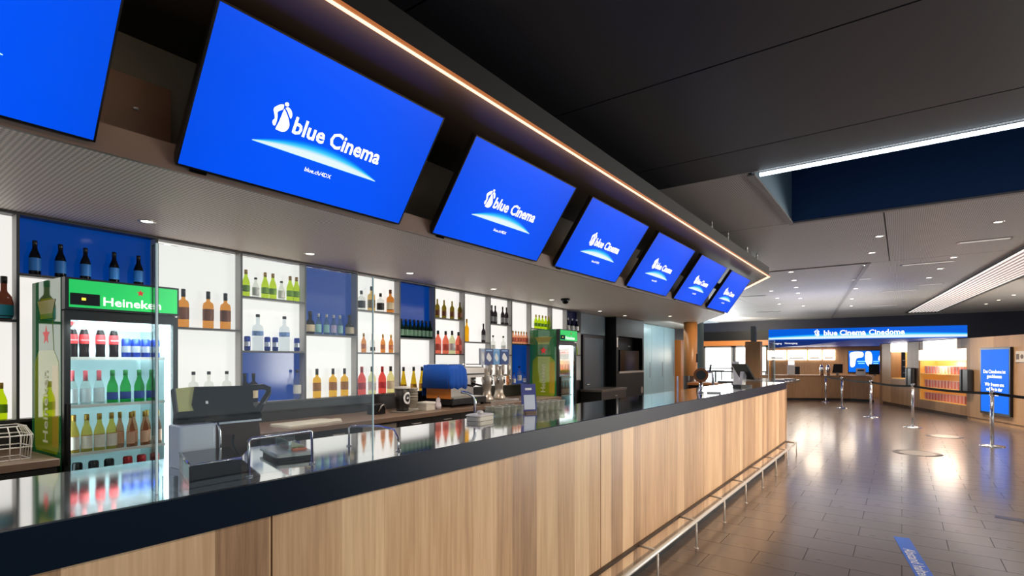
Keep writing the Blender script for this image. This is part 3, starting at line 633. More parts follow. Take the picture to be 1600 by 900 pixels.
row([('olive', 'yellow cone bottle', [4.50, 4.669, 4.814, 4.941])], D, 'under the green beers', 'yellow cone bottles')
row([('winegreen', 'olive wine bottle', [5.097, 5.228, 5.389, 5.55])], A, 'on the top shelf above the coffee machine', 'olive wine bottles')
row([('pink', 'salmon pink bottle', [5.109, 5.259, 5.522]), ('palegreen', 'tall pale bottle', [5.39])], C2, 'over the coffee machine', 'salmon bottles')
row([('yellowtall', 'tall yellow bottle', [5.70]), ('darkwine', 'dark bottle with grey label', [6.086])], B2, 'on the white shelf above the beer taps', 'bottles above the taps')
row([('darkwine', 'slim dark wine bottle', [6.292, 6.381, 6.575, 6.679])], 2.035, 'left of the pink minis', 'dark wines')
row([('clear', 'clear bottle', [6.324, 6.592])], C2, 'behind the beer tap signs', 'clear bottles behind taps')
row([('juice', 'peach bottle', [6.714])], D, 'right beside the beer taps', 'bottle beside taps')
row([('mini', 'small pink-orange bottle', [6.86, 6.94, 7.02, 7.10, 7.18, 7.26])], 1.76, 'over the deep blue compartment', 'small pink bottles')
row([('clear_small', 'small clear bottle', [6.894, 7.197]), ('clear', 'taller clear bottle', [7.044])], D, 'in the blue compartment by the far fridge', 'clear bottles by far fridge')
row([('lime', 'lime-green bottle', [7.561, 7.67, 7.78, 7.89, 7.99])], 2.025, 'on the shelf above the far fridge', 'lime bottles over the far fridge')
row([('bluewhite', 'dark blue bottle with white label', [8.72, 8.90, 9.08])], 2.035, 'right of the far fridge', 'dark blue bottles')
row([('lime', 'lime bottle', [9.06])], 1.6, 'right of the far fridge', 'lone lime bottle')
# ------------------------------------------------------------------ bottle fridges
def bottle_shape(s):   # silhouette of a beer bottle in (y, z), height 1
    half = [(.17, 0), (.195, .03), (.205, .30), (.20, .56), (.165, .60), (.125, .64), (.115, .72), (.10, .86), (.11, .88), (.11, .93), (.09, .97)]
    return [(a, b*s) for a, b in half]+[(-a, b*s) for a, b in half[::-1]]
def fridge(y0, label):
    t = thing('bottle_fridge', label, 'fridge', bb(3.80, y0), RB, 'glass-door bottle fridges')
    w, d, h = .607, .52, 1.98
    part('cabinet', MB().box(-d, -.04, 0, .018, .1, h).box(-d, -.04, w-.018, w, .1, h).box(-d, -d+.02, .018, w-.018, .1, h).box(-d+.02, -.04, .018, w-.018, h-.2, h).box(-d+.02, -.04, .018, w-.018, .1, .28), mat('fridge_black', (20, 24, 22), .3), t)
    part('lining', MB().box(-d+.02, -d+.03, .02, w-.02, .28, h-.2).box(-d+.03, -.045, .018, .024, .28, h-.2).box(-d+.03, -.045, w-.024, w-.018, .28, h-.2), M_frint, t)
    part('foot', MB().box(-d+.02, -.06, .02, w-.02, 0, .1), M_black, t)
    hd = part('header', MB().box(-.04, .012, 0, w, h-.185, h), mat('fridge_black', (20, 24, 22), .3), t)
    part('light_box', MB().box(.012, .016, .018, w-.012, h-.172, h-.012), M_green_lit, hd, 'lit green sign')
    put('lettering', text_mesh('Heineken', .072, M_glowtext, .012, squeeze=1.16), hd, Matrix.Translation((.0170, .178, h-.152)) @ FACE_X)
    part('star', MB().prism([(.38+.022*(1 if i % 2 == 0 else .45)*math.sin(i*PI/5), h-.058+.022*(1 if i % 2 == 0 else .45)*math.cos(i*PI/5)) for i in range(10)], .016, .0168, 'x'), mat('star_red', (206, 40, 40), .4, emit=(200, 40, 40), es=.4), hd)
    cp = part('control_panel', MB().rbox(.012, .022, .022, .165, h-.158, h-.09, .003, 1), M_gloss, hd)
    part('display', MB().box(.022, .0225, .075, .095, h-.130, h-.115), mat('led_yellow', (230, 220, 60), .5, emit=(240, 230, 60), es=1.5), cp)
    df = part('door_frame', MB().box(-.035, .0, 0, .03, .14, h-.195).box(-.035, .0, w-.03, w, .14, h-.195).box(-.035, .0, .03, w-.03, h-.245, h-.195).box(-.035, .0, .03, w-.03, .14, .20), mat('fridge_black', (20, 24, 22), .3), t)
    part('handle', MB().box(0, .03, .008, .022, .9, 1.25), M_black, df)
    part('door_glass', MB().box(-.02, -.012, .03, w-.03, .20, h-.245), M_door_glass, t)
    part('light_tube', MB().box(-.075, -.05, w-.05, w-.03, .30, h-.25), M_frled, t); part('light_tube', MB().box(-.075, -.05, .026, .036, .30, h-.25), M_frled, t)
    part('light_tube', MB().box(-.09, -.05, .04, w-.04, h-.215, h-.203), M_frled, t)  # added tube at the top front, brightening the bottles
    sh = MB().box(-d+.035, -.06, .03, w-.055, -.006, 0).mesh('shelf', M_door_glass); se = MB().box(-.06, -.052, .03, w-.055, -.010, .008).mesh('shelf_edge', M_white)
    for z in (1.512, 1.228, .944, .775, .45): q_ = link('shelf', sh, t, (0, 0, z)); link('shelf_edge', se, q_)
    if True:
        sp = part('side_print', MB().box(-d, -.045, -.003, 0, .1, h), M_gr_side, t, 'green printed side')
        cy = -.27
        b = part('bottle_print', MB().prism([(cy+p, .95+q) for p, q in bottle_shape(.95)], -.0042, -.003, 'y'), mat('print_lime', (158, 182, 30), .06, coat=1), sp, 'printed beer bottle picture')
        part('shading_print', MB().prism([(cy+.10, .99), (cy+.19, .99), (cy+.195, 1.3), (cy+.19, 1.47), (cy+.10, 1.47)], -.0046, -.0042, 'y'), mat('print_gold', (206, 180, 50), .06, coat=1), b)
        part('neck_label_print', MB().prism([(cy-.12, 1.56), (cy+.12, 1.56), (cy+.10, 1.75), (cy-.10, 1.75)], -.0049, -.0042, 'y'), mat('print_darkgreen', (40, 126, 50), .06, coat=1), b)
        part('crown_print', MB().prism([(cy-.10, 1.78), (cy+.10, 1.78), (cy+.15, 1.86), (cy-.15, 1.86)], -.0049, -.0042, 'y'), mat('print_crown', (170, 160, 60), .3), b)
        part('star_print', MB().prism([(cy+.06*(1 if i % 2 == 0 else .45)*math.sin(i*PI/5), 1.65+.06*(1 if i % 2 == 0 else .45)*math.cos(i*PI/5)) for i in range(10)], -.0055, -.0049, 'y'), mat('star_red', (206, 40, 40), .4), b)
        put('lettering', text_mesh('Heineken', .115, mat('print_cream', (224, 226, 190), .4), .014), b, Matrix.Translation((cy+.03, -.006, 1.0)) @ RX @ Matrix.Rotation(PI/2, 4, 'Z'))
    lamp('AREA', bb(3.86, y0+.3, 1.75), 16, (.86, .97, 1), .45, bb(4.1, y0+.3, .9))  # added fill lamp inside the door, without a fitting
    return t
fridge(1.142, 'tall near fridge with lit green header, left of the cash register')
fridge(7.172, 'tall far fridge with green bottle-print side, beyond the beer taps')
X1 = 3.885
row([('cola', 'cola bottle', [1.208, 1.263, 1.345, 1.415])], 1.512, 'on the near fridge top shelf', 'cola bottles in the near fridge', X1)
row([('can', 'blue and silver can', [1.482, 1.536, 1.592, 1.648])], 1.512, 'on the near fridge top shelf', 'cans in the near fridge', X1)
row([('pinkcap', 'clear pink-capped bottle', [1.205, 1.270, 1.338])], 1.228, 'on the near fridge second shelf', 'clear bottles in the near fridge', X1)
row([('green', 'green beer bottle', [1.408, 1.478, 1.555, 1.625])], 1.228, 'on the near fridge second shelf', 'green beers in the near fridge', X1)
row([('beige', 'straw-coloured beer bottle', [1.212, 1.276, 1.340, 1.403])], .944, 'on the near fridge third shelf', 'straw beers in the near fridge', X1)
row([('rose', 'rose-coloured bottle', [1.468, 1.505, 1.545, 1.582, 1.622, 1.66])], .944, 'on the near fridge third shelf', 'rose bottles in the near fridge', X1, [3.94, 3.88])
row([('bw', 'black and white can', [1.229, 1.310, 1.39])], .775, 'on the near fridge bottom shelf', 'black cans in the near fridge', X1)
row([('redcan', 'red can', [1.49, 1.568, 1.645])], .775, 'on the near fridge bottom shelf', 'red cans in the near fridge', X1)
row([('cola', 'cola bottle', [7.25, 7.35, 7.45, 7.55, 7.65])], 1.512, 'in the far fridge', 'cola bottles in the far fridge', X1)
row([('green', 'green beer bottle', [7.25, 7.35, 7.45, 7.55, 7.65])], 1.228, 'in the far fridge', 'green beers in the far fridge', X1)
row([('rose', 'rose-coloured bottle', [7.25, 7.35, 7.45, 7.55, 7.65])], .944, 'in the far fridge', 'rose bottles in the far fridge', X1)

# ------------------------------------------------------------------ on the serving counter
ZC = 1.1545
t = thing('cash_register', 'black cash register terminal tilted on its stand, seen from behind', 'register', (-1.9, .88, ZC))
def yz(pts): return [(y-.88, z-ZC) for y, z in pts]
tilt = Matrix.Translation((0, 0, .13)) @ Matrix.Rotation(-.30, 4, 'Y') @ Matrix.Translation((0, 0, -.13))
b = part('screen_housing', MB().prism(yz([(.801, 1.411), (.999, 1.408), (.989, 1.333), (1.014, 1.301), (1.014, 1.289), (.852, 1.289), (.733, 1.294), (.739, 1.328), (.79, 1.329), (.785, 1.351)]), -.018, .018, 'x'), M_gloss, t); b.matrix_local = tilt
part('badge', MB().box(.018, .0185, -.052, -.044, .195, .205), M_ink, b)
d2 = part('customer_display', MB().prism(yz([(.743, 1.409), (.803, 1.413), (.786, 1.351), (.79, 1.329), (.739, 1.328)]), -.012, .012, 'x'), mat('olive_reflection', (206, 206, 140), .12), t, 'display with a painted pale olive reflection'); d2.matrix_local = tilt  # olive colour is a reflection painted onto the dark display
part('display_rim', MB().box(-.014, .014, -.142, -.137, .17, .256), M_chrome, d2)
h = part('handle', MB().tube([(0, .115, .250), (0, .165, .252), (0, .186, .243), (0, .182, .225), (0, .158, .195), (0, .128, .155)], .011, 8), M_gloss, t); h.matrix_local = tilt
part('lower_trim', MB().box(-.05, .02, -.04, .13, .126, .133), M_chrome, t)
part('stand', MB().prism([(-.035, .125), (.125, .125), (.132, .072), (.06, 0), (-.03, 0)], -.07, .01, 'x'), mat('stand_brown', (52, 34, 26), .35, spec=.25), t)
part('cable', MB().tube([(.02, .03, .085), (.035, .02, .06), (.04, .03, .03), (.035, .05, .003)], .004, 6), M_black, t)
t = thing('receipt_printer', 'pale glossy receipt printer left of the cash register stand', 'printer', (-1.885, .785, ZC))
part('case', MB().rbox(-.05, .05, -.062, .050, 0, .137, .012, 3), mat('printer_pale', (214, 224, 238), .15), t)
part('side_edge', MB().tube([(.052, .050, .14), (.054, .056, .11), (.054, .058, .07), (.054, .054, .0)], .004, 6), M_chrome, t)
part('paper_slot', MB().box(-.02, .0, -.045, .035, .137, .139), M_black, t)
t = thing('cash_box', 'low glossy black box with chrome edges in front of the cash register', 'drawer', (0, 0, ZC))
Q = [(-1.575, .642), (-1.575, .785), (-1.815, .862), (-1.815, .712)]
part('case', MB().prism(Q, 0, .056), M_gloss, t)
for a, c in ((0, 1), (3, 0)): part('edge_strip', MB().tube([(Q[a][0]+.004, Q[a][1], .057), (Q[c][0]+.004, Q[c][1], .057)], .004, 6), M_chrome, t)
# low chrome rails and the upright acrylic screen
def rail(label, pts, feet):
    t = thing('chrome_rail', label, 'rail', (0, 0, ZC), 0, 'low chrome rails on the counter')
    part('bar', MB().tube(pts, .0042, 8), M_chrome, t)
    for x, y in feet: part('foot', MB().lathe(((.011, 0), (.011, .004)), (x, y, 0), 12), M_chrome, t)
rail('low square chrome rail beside the black drawer box', [(-1.565, .802, .004), (-1.565, .802, .106), (-1.572, .812, .11), (-1.59, 1.02, .11), (-1.592, 1.028, .106), (-1.592, 1.03, .004)], ((-1.565, .802), (-1.592, 1.03)))
rail('curved chrome rail near the middle acrylic pane edge', [(-1.80, 1.33, .004), (-1.80, 1.33, .072), (-1.796, 1.338, .078), (-1.70, 1.40, .08), (-1.62, 1.41, .07), (-1.57, 1.385, .045), (-1.555, 1.375, .004)], ((-1.80, 1.33), (-1.555, 1.375)))
def pane(label, x, y0, y1, h, ret):
    t = thing('acrylic_screen', label, 'screen', (x, y0, ZC), 0, 'clear hygiene screens on the counter')
    part('sheet', MB().box(-.003, .003, 0, y1-y0, 0, h), M_glass, t)
    part('side_sheet', MB().box(-.05, -.003, 0, .004, 0, h), M_glass, t)
    part('edge', MB().box(-.0032, .0032, y1-y0, y1-y0+.003, 0, h), M_edge, t); part('edge', MB().box(-.0035, .0035, -.004, .0, 0, h), M_edge, t)
    part('foot', MB().rbox(-.03, .012, .02, .045, 0, .04, .004, 1), M_glass, t)
    return t
pane('tall clear acrylic screen on the counter before the near fridge', -1.548, .556, 1.246, .648, 1)
pane('clear acrylic screen at the far end of the counter', -1.60, 8.62, 9.1, .66, 1)
t = thing('change_tray', 'small clear tray of coloured cards right of the cash register', 'tray', (-1.80, 1.06, ZC), -.25)
part('base', MB().rbox(-.11, .11, -.065, .065, .012, .024, .01, 2), mat('tray_clear', (176, 184, 180), .15), t)
part('underside', MB().box(-.10, .10, -.055, .055, 0, .012), M_black, t)
part('back_panel', MB().box(-.108, -.102, -.06, .06, .024, .075), M_glass, t); part('divider', MB().box(-.1, .09, -.012, -.009, .024, .06), M_glass, t)
part('card', MB().box(-.08, .07, .0, .05, .025, .032), mat('card_orange', (196, 110, 70), .5), t); part('card', MB().box(-.08, .05, .004, .046, .033, .037), mat('card_green', (120, 140, 80), .5), t)
# sink tap, crockery, table sign, tumblers
t = thing('faucet', 'slim chrome gooseneck tap at the inner edge of the counter', 'tap', (-2.06, 2.42, ZC))
part('spout', MB().tube([(0, 0, 0), (0, 0, .10), (-.006, -.01, .13), (-.03, -.03, .15), (-.06, -.06, .158)], .009, 8), M_chrome, t); part('collar', MB().lathe(((.016, 0), (.016, .015)), seg=12), M_chrome, t)
t = thing('white_tub', 'white lidded tub on the counter under the gooseneck tap', 'container', (-1.97, 2.36, ZC), .1)
part('tub', MB().rbox(-.05, .05, -.08, .08, 0, .028, .02), M_cream, t); part('lid', MB().rbox(-.054, .054, -.084, .084, .028, .036, .02), M_white, t); part('knob', MB().lathe(((.015, 0), (.02, .012), (.012, .018)), (0, 0, .036), 10), M_white, t)
t = thing('table_sign', 'purple-blue standing table sign with a white square on the counter', 'sign', (-1.975, 2.87, ZC), -.5)
t.scale = (1, .72, 1)
part('base', MB().rbox(-.03, .03, -.06, .06, 0, .012, .008), M_brown, t)
cd = part('card', MB().prism([(-.075, .012), (.075, .012), (.060, .19), (-.085, .19)], -.004, .004, 'x'), mat('sign_violet', (66, 74, 142), .35), t)
part('white_square', MB().prism([(-.052, .022), (.060, .022), (.052, .118), (-.058, .118)], .004, .0046, 'x'), mat('sign_white', (206, 216, 232), .4), cd)
part('headline', MB().box(.004, .0046, -.045, .02, .150, .164), M_ink, cd)
gl = [('tumbler', MB().lathe(((.024, 0), (.026, .002), (.031, .088), (.029, .088), (.024, .008), (0, .008)), seg=12, cap=False).mesh('tumbler', liquid('tumbler_glass', (226, 228, 214), .5, .1)))]
n = 0
for r in range(2):
    for i in range(9):
        y = 2.52+i*.070+(.16 if i > 3 else 0); x = -2.03+r*.075
        t = thing('tumbler', ORD[i]+' clear tumbler from the left in the '+('rear' if r == 0 else 'front')+' row beside the violet table sign', 'glass', (x, y, ZC), 0, 'clear tumblers on the counter', gl[0][1])
        t.scale = (.95, .95, .72); link('rim', MB().lathe(((.031, .087), (.0315, .089), (.029, .089)), seg=12, cap=False).mesh('rim', M_white), t)
# beer tap drum and tills near the far end
t = thing('drum_tap', 'round copper beer tap drum with chrome spout near the far counter end', 'tap', (-1.72, 5.72, ZC), .3)
part('foot_column', MB().lathe(((.04, 0), (.03, .02), (.022, .05), (.022, .13)), seg=14), M_chrome, t)
part('drum', MB().tube([(0, -.07, .19), (0, .07, .19)], .075, 20), M_copper, t); part('drum_cap', MB().tube([(.0, -.078, .19), (0, -.07, .19)], .05, 18), M_dark, t)
part('spout', MB().tube([(.07, .02, .22), (.11, .02, .22), (.12, .02, .19), (.12, .02, .08)], .012, 8), M_chrome, t); part('lever', MB().tube([(.09, .02, .23), (.10, .02, .30)], .010, 8), M_black, t)
part('drip_tray', MB().rbox(.06, .2, -.06, .1, 0, .012, .01), M_brush, t)
def till(label, x, y, rz, s=1, g='small tills at the far end'):
    t = thing('till', label, 'register', (x, y, ZC), rz, g)
    part('base', MB().rbox(-.09*s, .09*s, -.08*s, .08*s, 0, .03*s, .01), M_dark, t)
    part('stand', MB().prism([(-.03*s, .03*s), (.03*s, .03*s), (.0, .2*s), (-.05*s, .2*s)], -.03*s, .03*s, 'y'), M_white, t)
    part('monitor', MB().prism([(-.10*s, .10*s), (-.08*s, .10*s), (.06*s, .30*s), (.03*s, .30*s)], -.13*s, .13*s, 'y'), M_black, t)
    return t
till('black till with slanted monitor on the counter near its far end', -1.67, 7.30, -2.2)
till('smaller till behind the slanted black one', -1.95, 8.25, -2.4, .8)
t = thing('blue_table_sign', 'small blue and white standing card behind the slanted black till', 'sign', (-1.85, 7.75, ZC), .9)
part('card', MB().box(-.004, .004, -.06, .06, 0, .33), M_white, t); part('blue_field', MB().box(.004, .005, -.055, .055, .17, .325), mat('sign_blue', (30, 90, 200), .4), t)
t = thing('lit_table_sign', 'pale lilac standing card left of the copper beer tap', 'sign', (-1.98, 5.75, ZC), .5)
part('card', MB().box(-.004, .004, -.035, .035, .0, .17), mat('sign_lilac', (206, 206, 236), .4), t); part('print', MB().box(.004, .005, -.028, .028, .10, .16), mat('sign_violet', (66, 74, 142), .35), t)
for i, (x, y, rz, c) in enumerate(((-1.68, 9.9, .2, (150, 150, 160)), (-1.78, 10.25, -.2, (200, 200, 205)), (-1.62, 10.45, .5, (90, 90, 100)))):
    t = thing('paper_stack', ('grey', 'white', 'dark')[i]+' stack of papers on the overhanging far counter top', 'papers', (x, y, ZC), rz, 'papers on the far counter top')
    part('sheets', MB().box(-.09, .09, -.13, .13, 0, .018), mat('paper_%d' % i, c, .6), t); part('top_sheet', MB().box(-.085, .09, -.12, .13, .018, .020), M_white, t)
# ------------------------------------------------------------------ on the back counter
ZB = .9505
t = thing('coffee_machine', 'steel espresso machine half covered by a blue cloth', 'machine', bb(4.12, 5.085, ZB), RB)
t.scale = (1, .6, 1)
part('base', MB().rbox(-.20, .22, -.56, .56, .03, .10, .02), M_dark, t)
for x, y in ((-.15, -.5), (-.15, .5), (.17, -.5), (.17, .5)): part('foot', MB().lathe(((.025, 0), (.02, .03)), (x, y, 0), 10), M_black, t)
part('drip_grille', MB().box(.02, .21, -.50, .50, .10, .108), M_brush, t)
part('body', MB().rbox(-.20, .02, -.56, .56, .10, .47, .03), M_brush, t); part('hood', MB().rbox(-.05, .19, -.56, .56, .34, .47, .03), M_brush, t, 'brushed steel hood'); part('hood_stripe', MB().box(.188, .192, -.54, .54, .37, .39), M_dark, t)
part('cup_rail', MB().tube([(-.18, -.54, .50), (.16, -.54, .50), (.16, .54, .50), (-.18, .54, .50)], .006, 6), M_chrome, t)
for y in (-.25, .05, .35):
    g = part('group_head', MB().lathe(((.035, .27), (.04, .29), (.04, .345)), (.10, y, 0), 14), M_chrome, t)
    part('portafilter', MB().lathe(((.02, .225), (.034, .235), (.034, .27)), (.10, y, 0), 14).tube([(.13, y, .25), (.24, y, .235)], .012, 8), M_dark, g)
part('steam_wand', MB().tube([(.17, .50, .36), (.2, .50, .30), (.2, .48, .13)], .006, 6), M_chrome, t); part('indicator_light', MB().box(.215, .222, .12, .19, .055, .075), mat('led_green', (150, 220, 30), .5, emit=(160, 220, 30), es=.9), t)
part('side_panel', MB().rbox(-.18, .2, -.578, -.56, .1, .46, .01), M_orangewood, t)
# cloth: draped sheet over the left half
b = MB(); prof_ = [(-.235, .12), (-.23, .35), (-.21, .488), (.0, .498), (.19, .49), (.215, .44), (.225, .30), (.230, .22)]
ny = 14; vs = []
for j in range(ny+1):
    y = -.365+.27*j/ny
    for i, (x, z) in enumerate(prof_):
        w = .010*math.sin(j*1.7+i*.9)*(1 if i in (0, 1, 6, 7) else .3)
        vs.append((x+w+.006, y+(.03*math.sin(i*1.3) if j == ny else 0), z+(.014*math.sin(j*.9) if i in (0, 7) else .003*math.sin(j+i))))
m_ = len(prof_)
fs = [(j*m_+i, (j+1)*m_+i, (j+1)*m_+i+1, j*m_+i+1) for j in range(ny) for i in range(m_-1)]
lo = len(vs); 
for i, (x, z) in enumerate(prof_): vs.append((x*.9, -.378, min(z, .47)-.06 if i in (2, 3, 4, 5) else z))
vs += [(x*.93, -.384, .22) for x, z in prof_[2:6]]
fs += [(i, i+1, lo+i+1, lo+i) for i in range(m_-1)]+[(lo+2+i, lo+3+i, lo+m_+1+i, lo+m_+i) for i in range(3)]
t = thing('blue_cloth', 'blue cloth draped over the left half of the espresso machine', 'cloth', bb(4.12, 5.085, ZB), RB, None, b.add(vs, fs, True).mesh('blue_cloth', M_cloth))
md = t.modifiers.new('thickness', 'SOLIDIFY'); md.thickness = .004
# beer tower
t = thing('beer_tower', 'pale ornate beer tap tower with upright blue brand signs', 'tap', bb(4.04, 5.78, ZB), RB)
part('drip_tray', MB().rbox(-.16, .16, -.29, .38, 0, .025, .015), M_brush, t)
m_st = mat('tower_pearl', (206, 194, 180), .22, .55)
for y, sc in ((-.16, 1), (.12, 1.05)):
    c_ = part('tower_column', MB().lathe([(r*sc, z*sc) for r, z in ((.085, .025), (.09, .05), (.06, .09), (.05, .16), (.062, .22), (.075, .30), (.06, .36), (.05, .40), (.055, .43), (.02, .455))], (0, y, 0), 18), m_st, t)
    for k in (-1, 1):
        part('faucet', MB().tube([(.05, y+.06*k, .35), (.11, y+.07*k, .35), (.13, y+.07*k, .32), (.13, y+.07*k, .24)], .013, 8), M_chrome, c_); part('tap_handle', MB().lathe(((.012, .355), (.022, .40), (.026, .45), (.018, .50)), (.11, y+.07*k, 0), 10), m_st, c_)
for i, (y, c, w) in enumerate(((-.37, (196, 200, 212), .045), (-.24, (52, 72, 128), .095), (-.07, (104, 164, 214), .07), (.12, (14, 62, 128), .10))):
    sg = part('brand_sign', MB().prism([(y-w, .49), (y+w, .49), (y+w*1.12, .70), (y-w*1.12, .70)], .06, .09, 'x'), mat('tap_sign_%d' % i, c, .3), t)
    part('sign_post', MB().tube([(.07, y*.9, .40), (.075, y, .5)], .010, 6), M_chrome, t)
    part('sign_mark', MB().prism(spline([(y-w*.6, .585), (y-w*.2, .645), (y+w*.25, .62), (y+w*.6, .57), (y+w*.2, .535), (y-w*.2, .55)], 3), .09, .0912, 'x'), M_ink, sg); part('sign_headline', MB().box(.09, .0912, y-w*.7, y+w*.7, .668, .684), mat('sign_pale', (150, 190, 230), .4), sg)
# coffee bag, cups, boxes
t = thing('coffee_bag', 'black coffee container with a round white emblem', 'container', bb(4.06, 4.10, ZB), RB)
t.scale = (.8, .8, 1)
part('tray', MB().lathe(((.15, 0), (.16, .008), (.155, .012)), seg=24), M_brush, t)
part('bag', MB().lathe(((.075, .012), (.09, .05), (.098, .14), (.10, .245)), seg=24), mat('bag_black', (26, 24, 24), .35), t); part('lid', MB().lathe(((.106, .245), (.108, .265), (.10, .27)), seg=24), M_white, t)
em = MB()
for i in range(24): 
    a0, a1 = i*PI/12, (i+1)*PI/12
    def q(a, r): 
        y, z = r*math.cos(a), .15+r*math.sin(a); ph = y/.101; return (.1012*math.cos(ph), .101*math.sin(ph), z)
    em.add([q(a0, .042), q(a0, .066), q(a1, .066), q(a1, .042)], [(0, 1, 2, 3)])
for dx in (-.014, .0, .014): em.box(.1005, .102, dx-.005, dx+.005, .14, .165-abs(dx)*.6)
part('round_emblem', em, M_ink, t)
t = thing('cup_stack', 'stack of cream paper cups beside the black coffee container', 'cups', bb(4.10, 4.31, ZB), RB)
for i in range(5): part('cup', MB().lathe(((.038, 0), (.050, .10), (.053, .10), (.053, .104)), (0, 0, .02+.03*i), 16), M_cream, t)
part('saucer', MB().lathe(((.06, 0), (.07, .02)), seg=16), M_white, t)
t = thing('cream_box', 'low cream box with lid left of the espresso machine', 'box', bb(3.99, 4.40, ZB), RB)
part('box', MB().rbox(-.07, .07, -.075, .075, 0, .07, .01), M_cream, t); part('lid', MB().rbox(-.074, .074, -.079, .079, .07, .09, .01), M_white, t)
t = thing('bear_bottle', 'small white squeeze bottle shaped like a figurine by the cream box', 'bottle', bb(3.93, 4.53, ZB), RB)
part('body', MB().lathe(((.03, 0), (.036, .03), (.03, .07), (.02, .08), (.026, .1), (.02, .12), (.006, .135)), seg=14), mat('pearl', (214, 204, 210), .3), t); part('cap', MB().lathe(((.01, .125), (.006, .15)), seg=10), M_dark, t)
t = thing('kitchen_tool', 'dark gadget with a chrome handle on the brown back counter', 'tool', bb(4.12, 3.80, ZB), RB)
part('body', MB().rbox(-.06, .06, -.09, .07, 0, .10, .02), M_black, t); part('loop', MB().tube([(.06, -.04, .03), (.09, -.02, .09), (.08, .02, .10), (.07, .05, .05)], .008, 8), M_chrome, t)
t = thing('tool_roll', 'white chopping board lying on the back counter behind the register', 'board', bb(3.95, 2.85, ZB), RB)
part('board', MB().rbox(-.14, .14, -.26, .26, 0, .02, .01), M_cream, t); part('grip', MB().rbox(-.03, .03, .26, .34, 0, .02, .01), M_cream, t)
# wire basket on the left back counter
t = thing('wire_basket', 'white wire basket on the left back counter', 'basket', bb(3.95, .90, ZB), RB)
for z, s_ in ((.004, .9), (.07, .97), (.135, 1.0), (.185, .8)):
    part('hoop', MB().tube([(-.1*s_, -.12*s_, z), (.1*s_, -.12*s_, z), (.1*s_, .12*s_, z), (-.1*s_, .12*s_, z), (-.1*s_, -.12*s_, z)], .004, 6), M_white, t)
for i in range(6):
    y = -.11+i*.044; part('wire', MB().tube([(.1, y, .004), (.103, y, .135), (.08, y*.8, .185)], .003, 5), M_white, t)
for i in range(5):
    x = -.09+i*.045; part('wire', MB().tube([(x, .11, .004), (x, .122, .135), (x*.8, .096, .185)], .003, 5), M_white, t)
# ------------------------------------------------------------------ far end of the bar wall
dw = struct('door_1', MB().box(-4.5, -4.46, 9.46, 10.42, 0, 1.95), mat('door_slate', (74, 88, 98), .35), None, bb(0, 0), RB)
part('door_frame', MB().box(-4.5, -4.45, 9.40, 9.46, 0, 2.0).box(-4.5, -4.45, 10.42, 10.48, 0, 2.0).box(-4.5, -4.45, 9.40, 10.48, 1.95, 2.0), M_dark, dw)
part('door_handle', MB().tube([(-4.46, 9.54, 1.02), (-4.41, 9.54, 1.02), (-4.41, 9.66, 1.02)], .012, 8), M_chrome, dw)
part('overpanel', MB().box(-4.5, -4.47, 9.25, 10.52, 2.02, 2.425), mat('slate_panel', (96, 110, 118), .4), dw)
t = thing('low_cabinet', 'low grey-brown cabinet in front of the slate door', 'cabinet', bb(0, 0), RB)
part('body', MB().box(-4.42, -4.0, 9.25, 10.5, .0, .9), M_cab, t); part('worktop', MB().rbox(-4.43, -3.98, 9.23, 10.52, .9, .94, .006), mat('cab_top', (92, 84, 76), .35), t); part('handle', MB().tube([(-4.0, 9.85, .8), (-3.975, 9.85, .8), (-3.975, 9.97, .8), (-4.0, 9.97, .8)], .007, 6), M_brush, t)
t = thing('tall_unit', 'tall black unit with an open niche right of the slate door', 'cabinet', bb(0, 0), RB)
part('body', MB().box(-4.49, -4.25, 10.6, 12.34, 0, 1.22).box(-4.49, -4.25, 10.6, 12.34, 2.02, 2.42).box(-4.49, -4.25, 10.6, 10.72, 1.22, 2.02).box(-4.49, -4.25, 12.24, 12.34, 1.22, 2.02).box(-4.49, -4.46, 10.72, 12.24, 1.22, 2.02), M_black, t)
part('niche_shelf', MB().box(-4.46, -4.22, 10.70, 12.26, 1.22, 1.26), M_brush, t); part('oven', MB().rbox(-4.45, -4.28, 10.9, 12.1, 1.26, 1.72, .01), M_gloss, t)
part('status_light', MB().box(-4.25, -4.247, 11.3, 11.42, 1.80, 1.82), M_grey, t); part('socket', MB().rbox(-4.25, -4.242, 11.0, 11.14, .72, .86, .008), M_white, t); part('switch', MB().box(-4.25, -4.243, 10.63, 10.68, 1.78, 1.98), M_white, t)
part('roundel', MB().tube([(-4.25, 12.2, .80), (-4.24, 12.2, .80)], .08, 18), M_brush, t)
sl = struct('sliding_panels', MB().box(-4.5, -4.47, 12.45, 15.6, 0, 2.425), M_dark, None, bb(0, 0), RB)
m_fr = mat('teal_panel', (150, 182, 190), .22)
for a, b_ in ((12.46, 13.5), (13.51, 14.55), (14.56, 15.59)):
    pn = part('sliding_panel', MB().box(-4.47, -4.44, a, b_, .02, 2.42), m_fr, sl)
    part('pull', MB().box(-4.44, -4.435, b_-.14, b_-.11, 1.05, 1.45), M_grey, pn)
lamp('AREA', bb(3.7, 13.9, 2.41), 26, (.85, .97, 1), 2.6, bb(4.5, 13.9, 1.5), size_y=.3)  # added lamp without a fitting, making the panels fade from a pale top
part('jamb', MB().box(-4.5, -4.3, 15.75, 16.25, 0, 2.1), M_orangewood, sl)
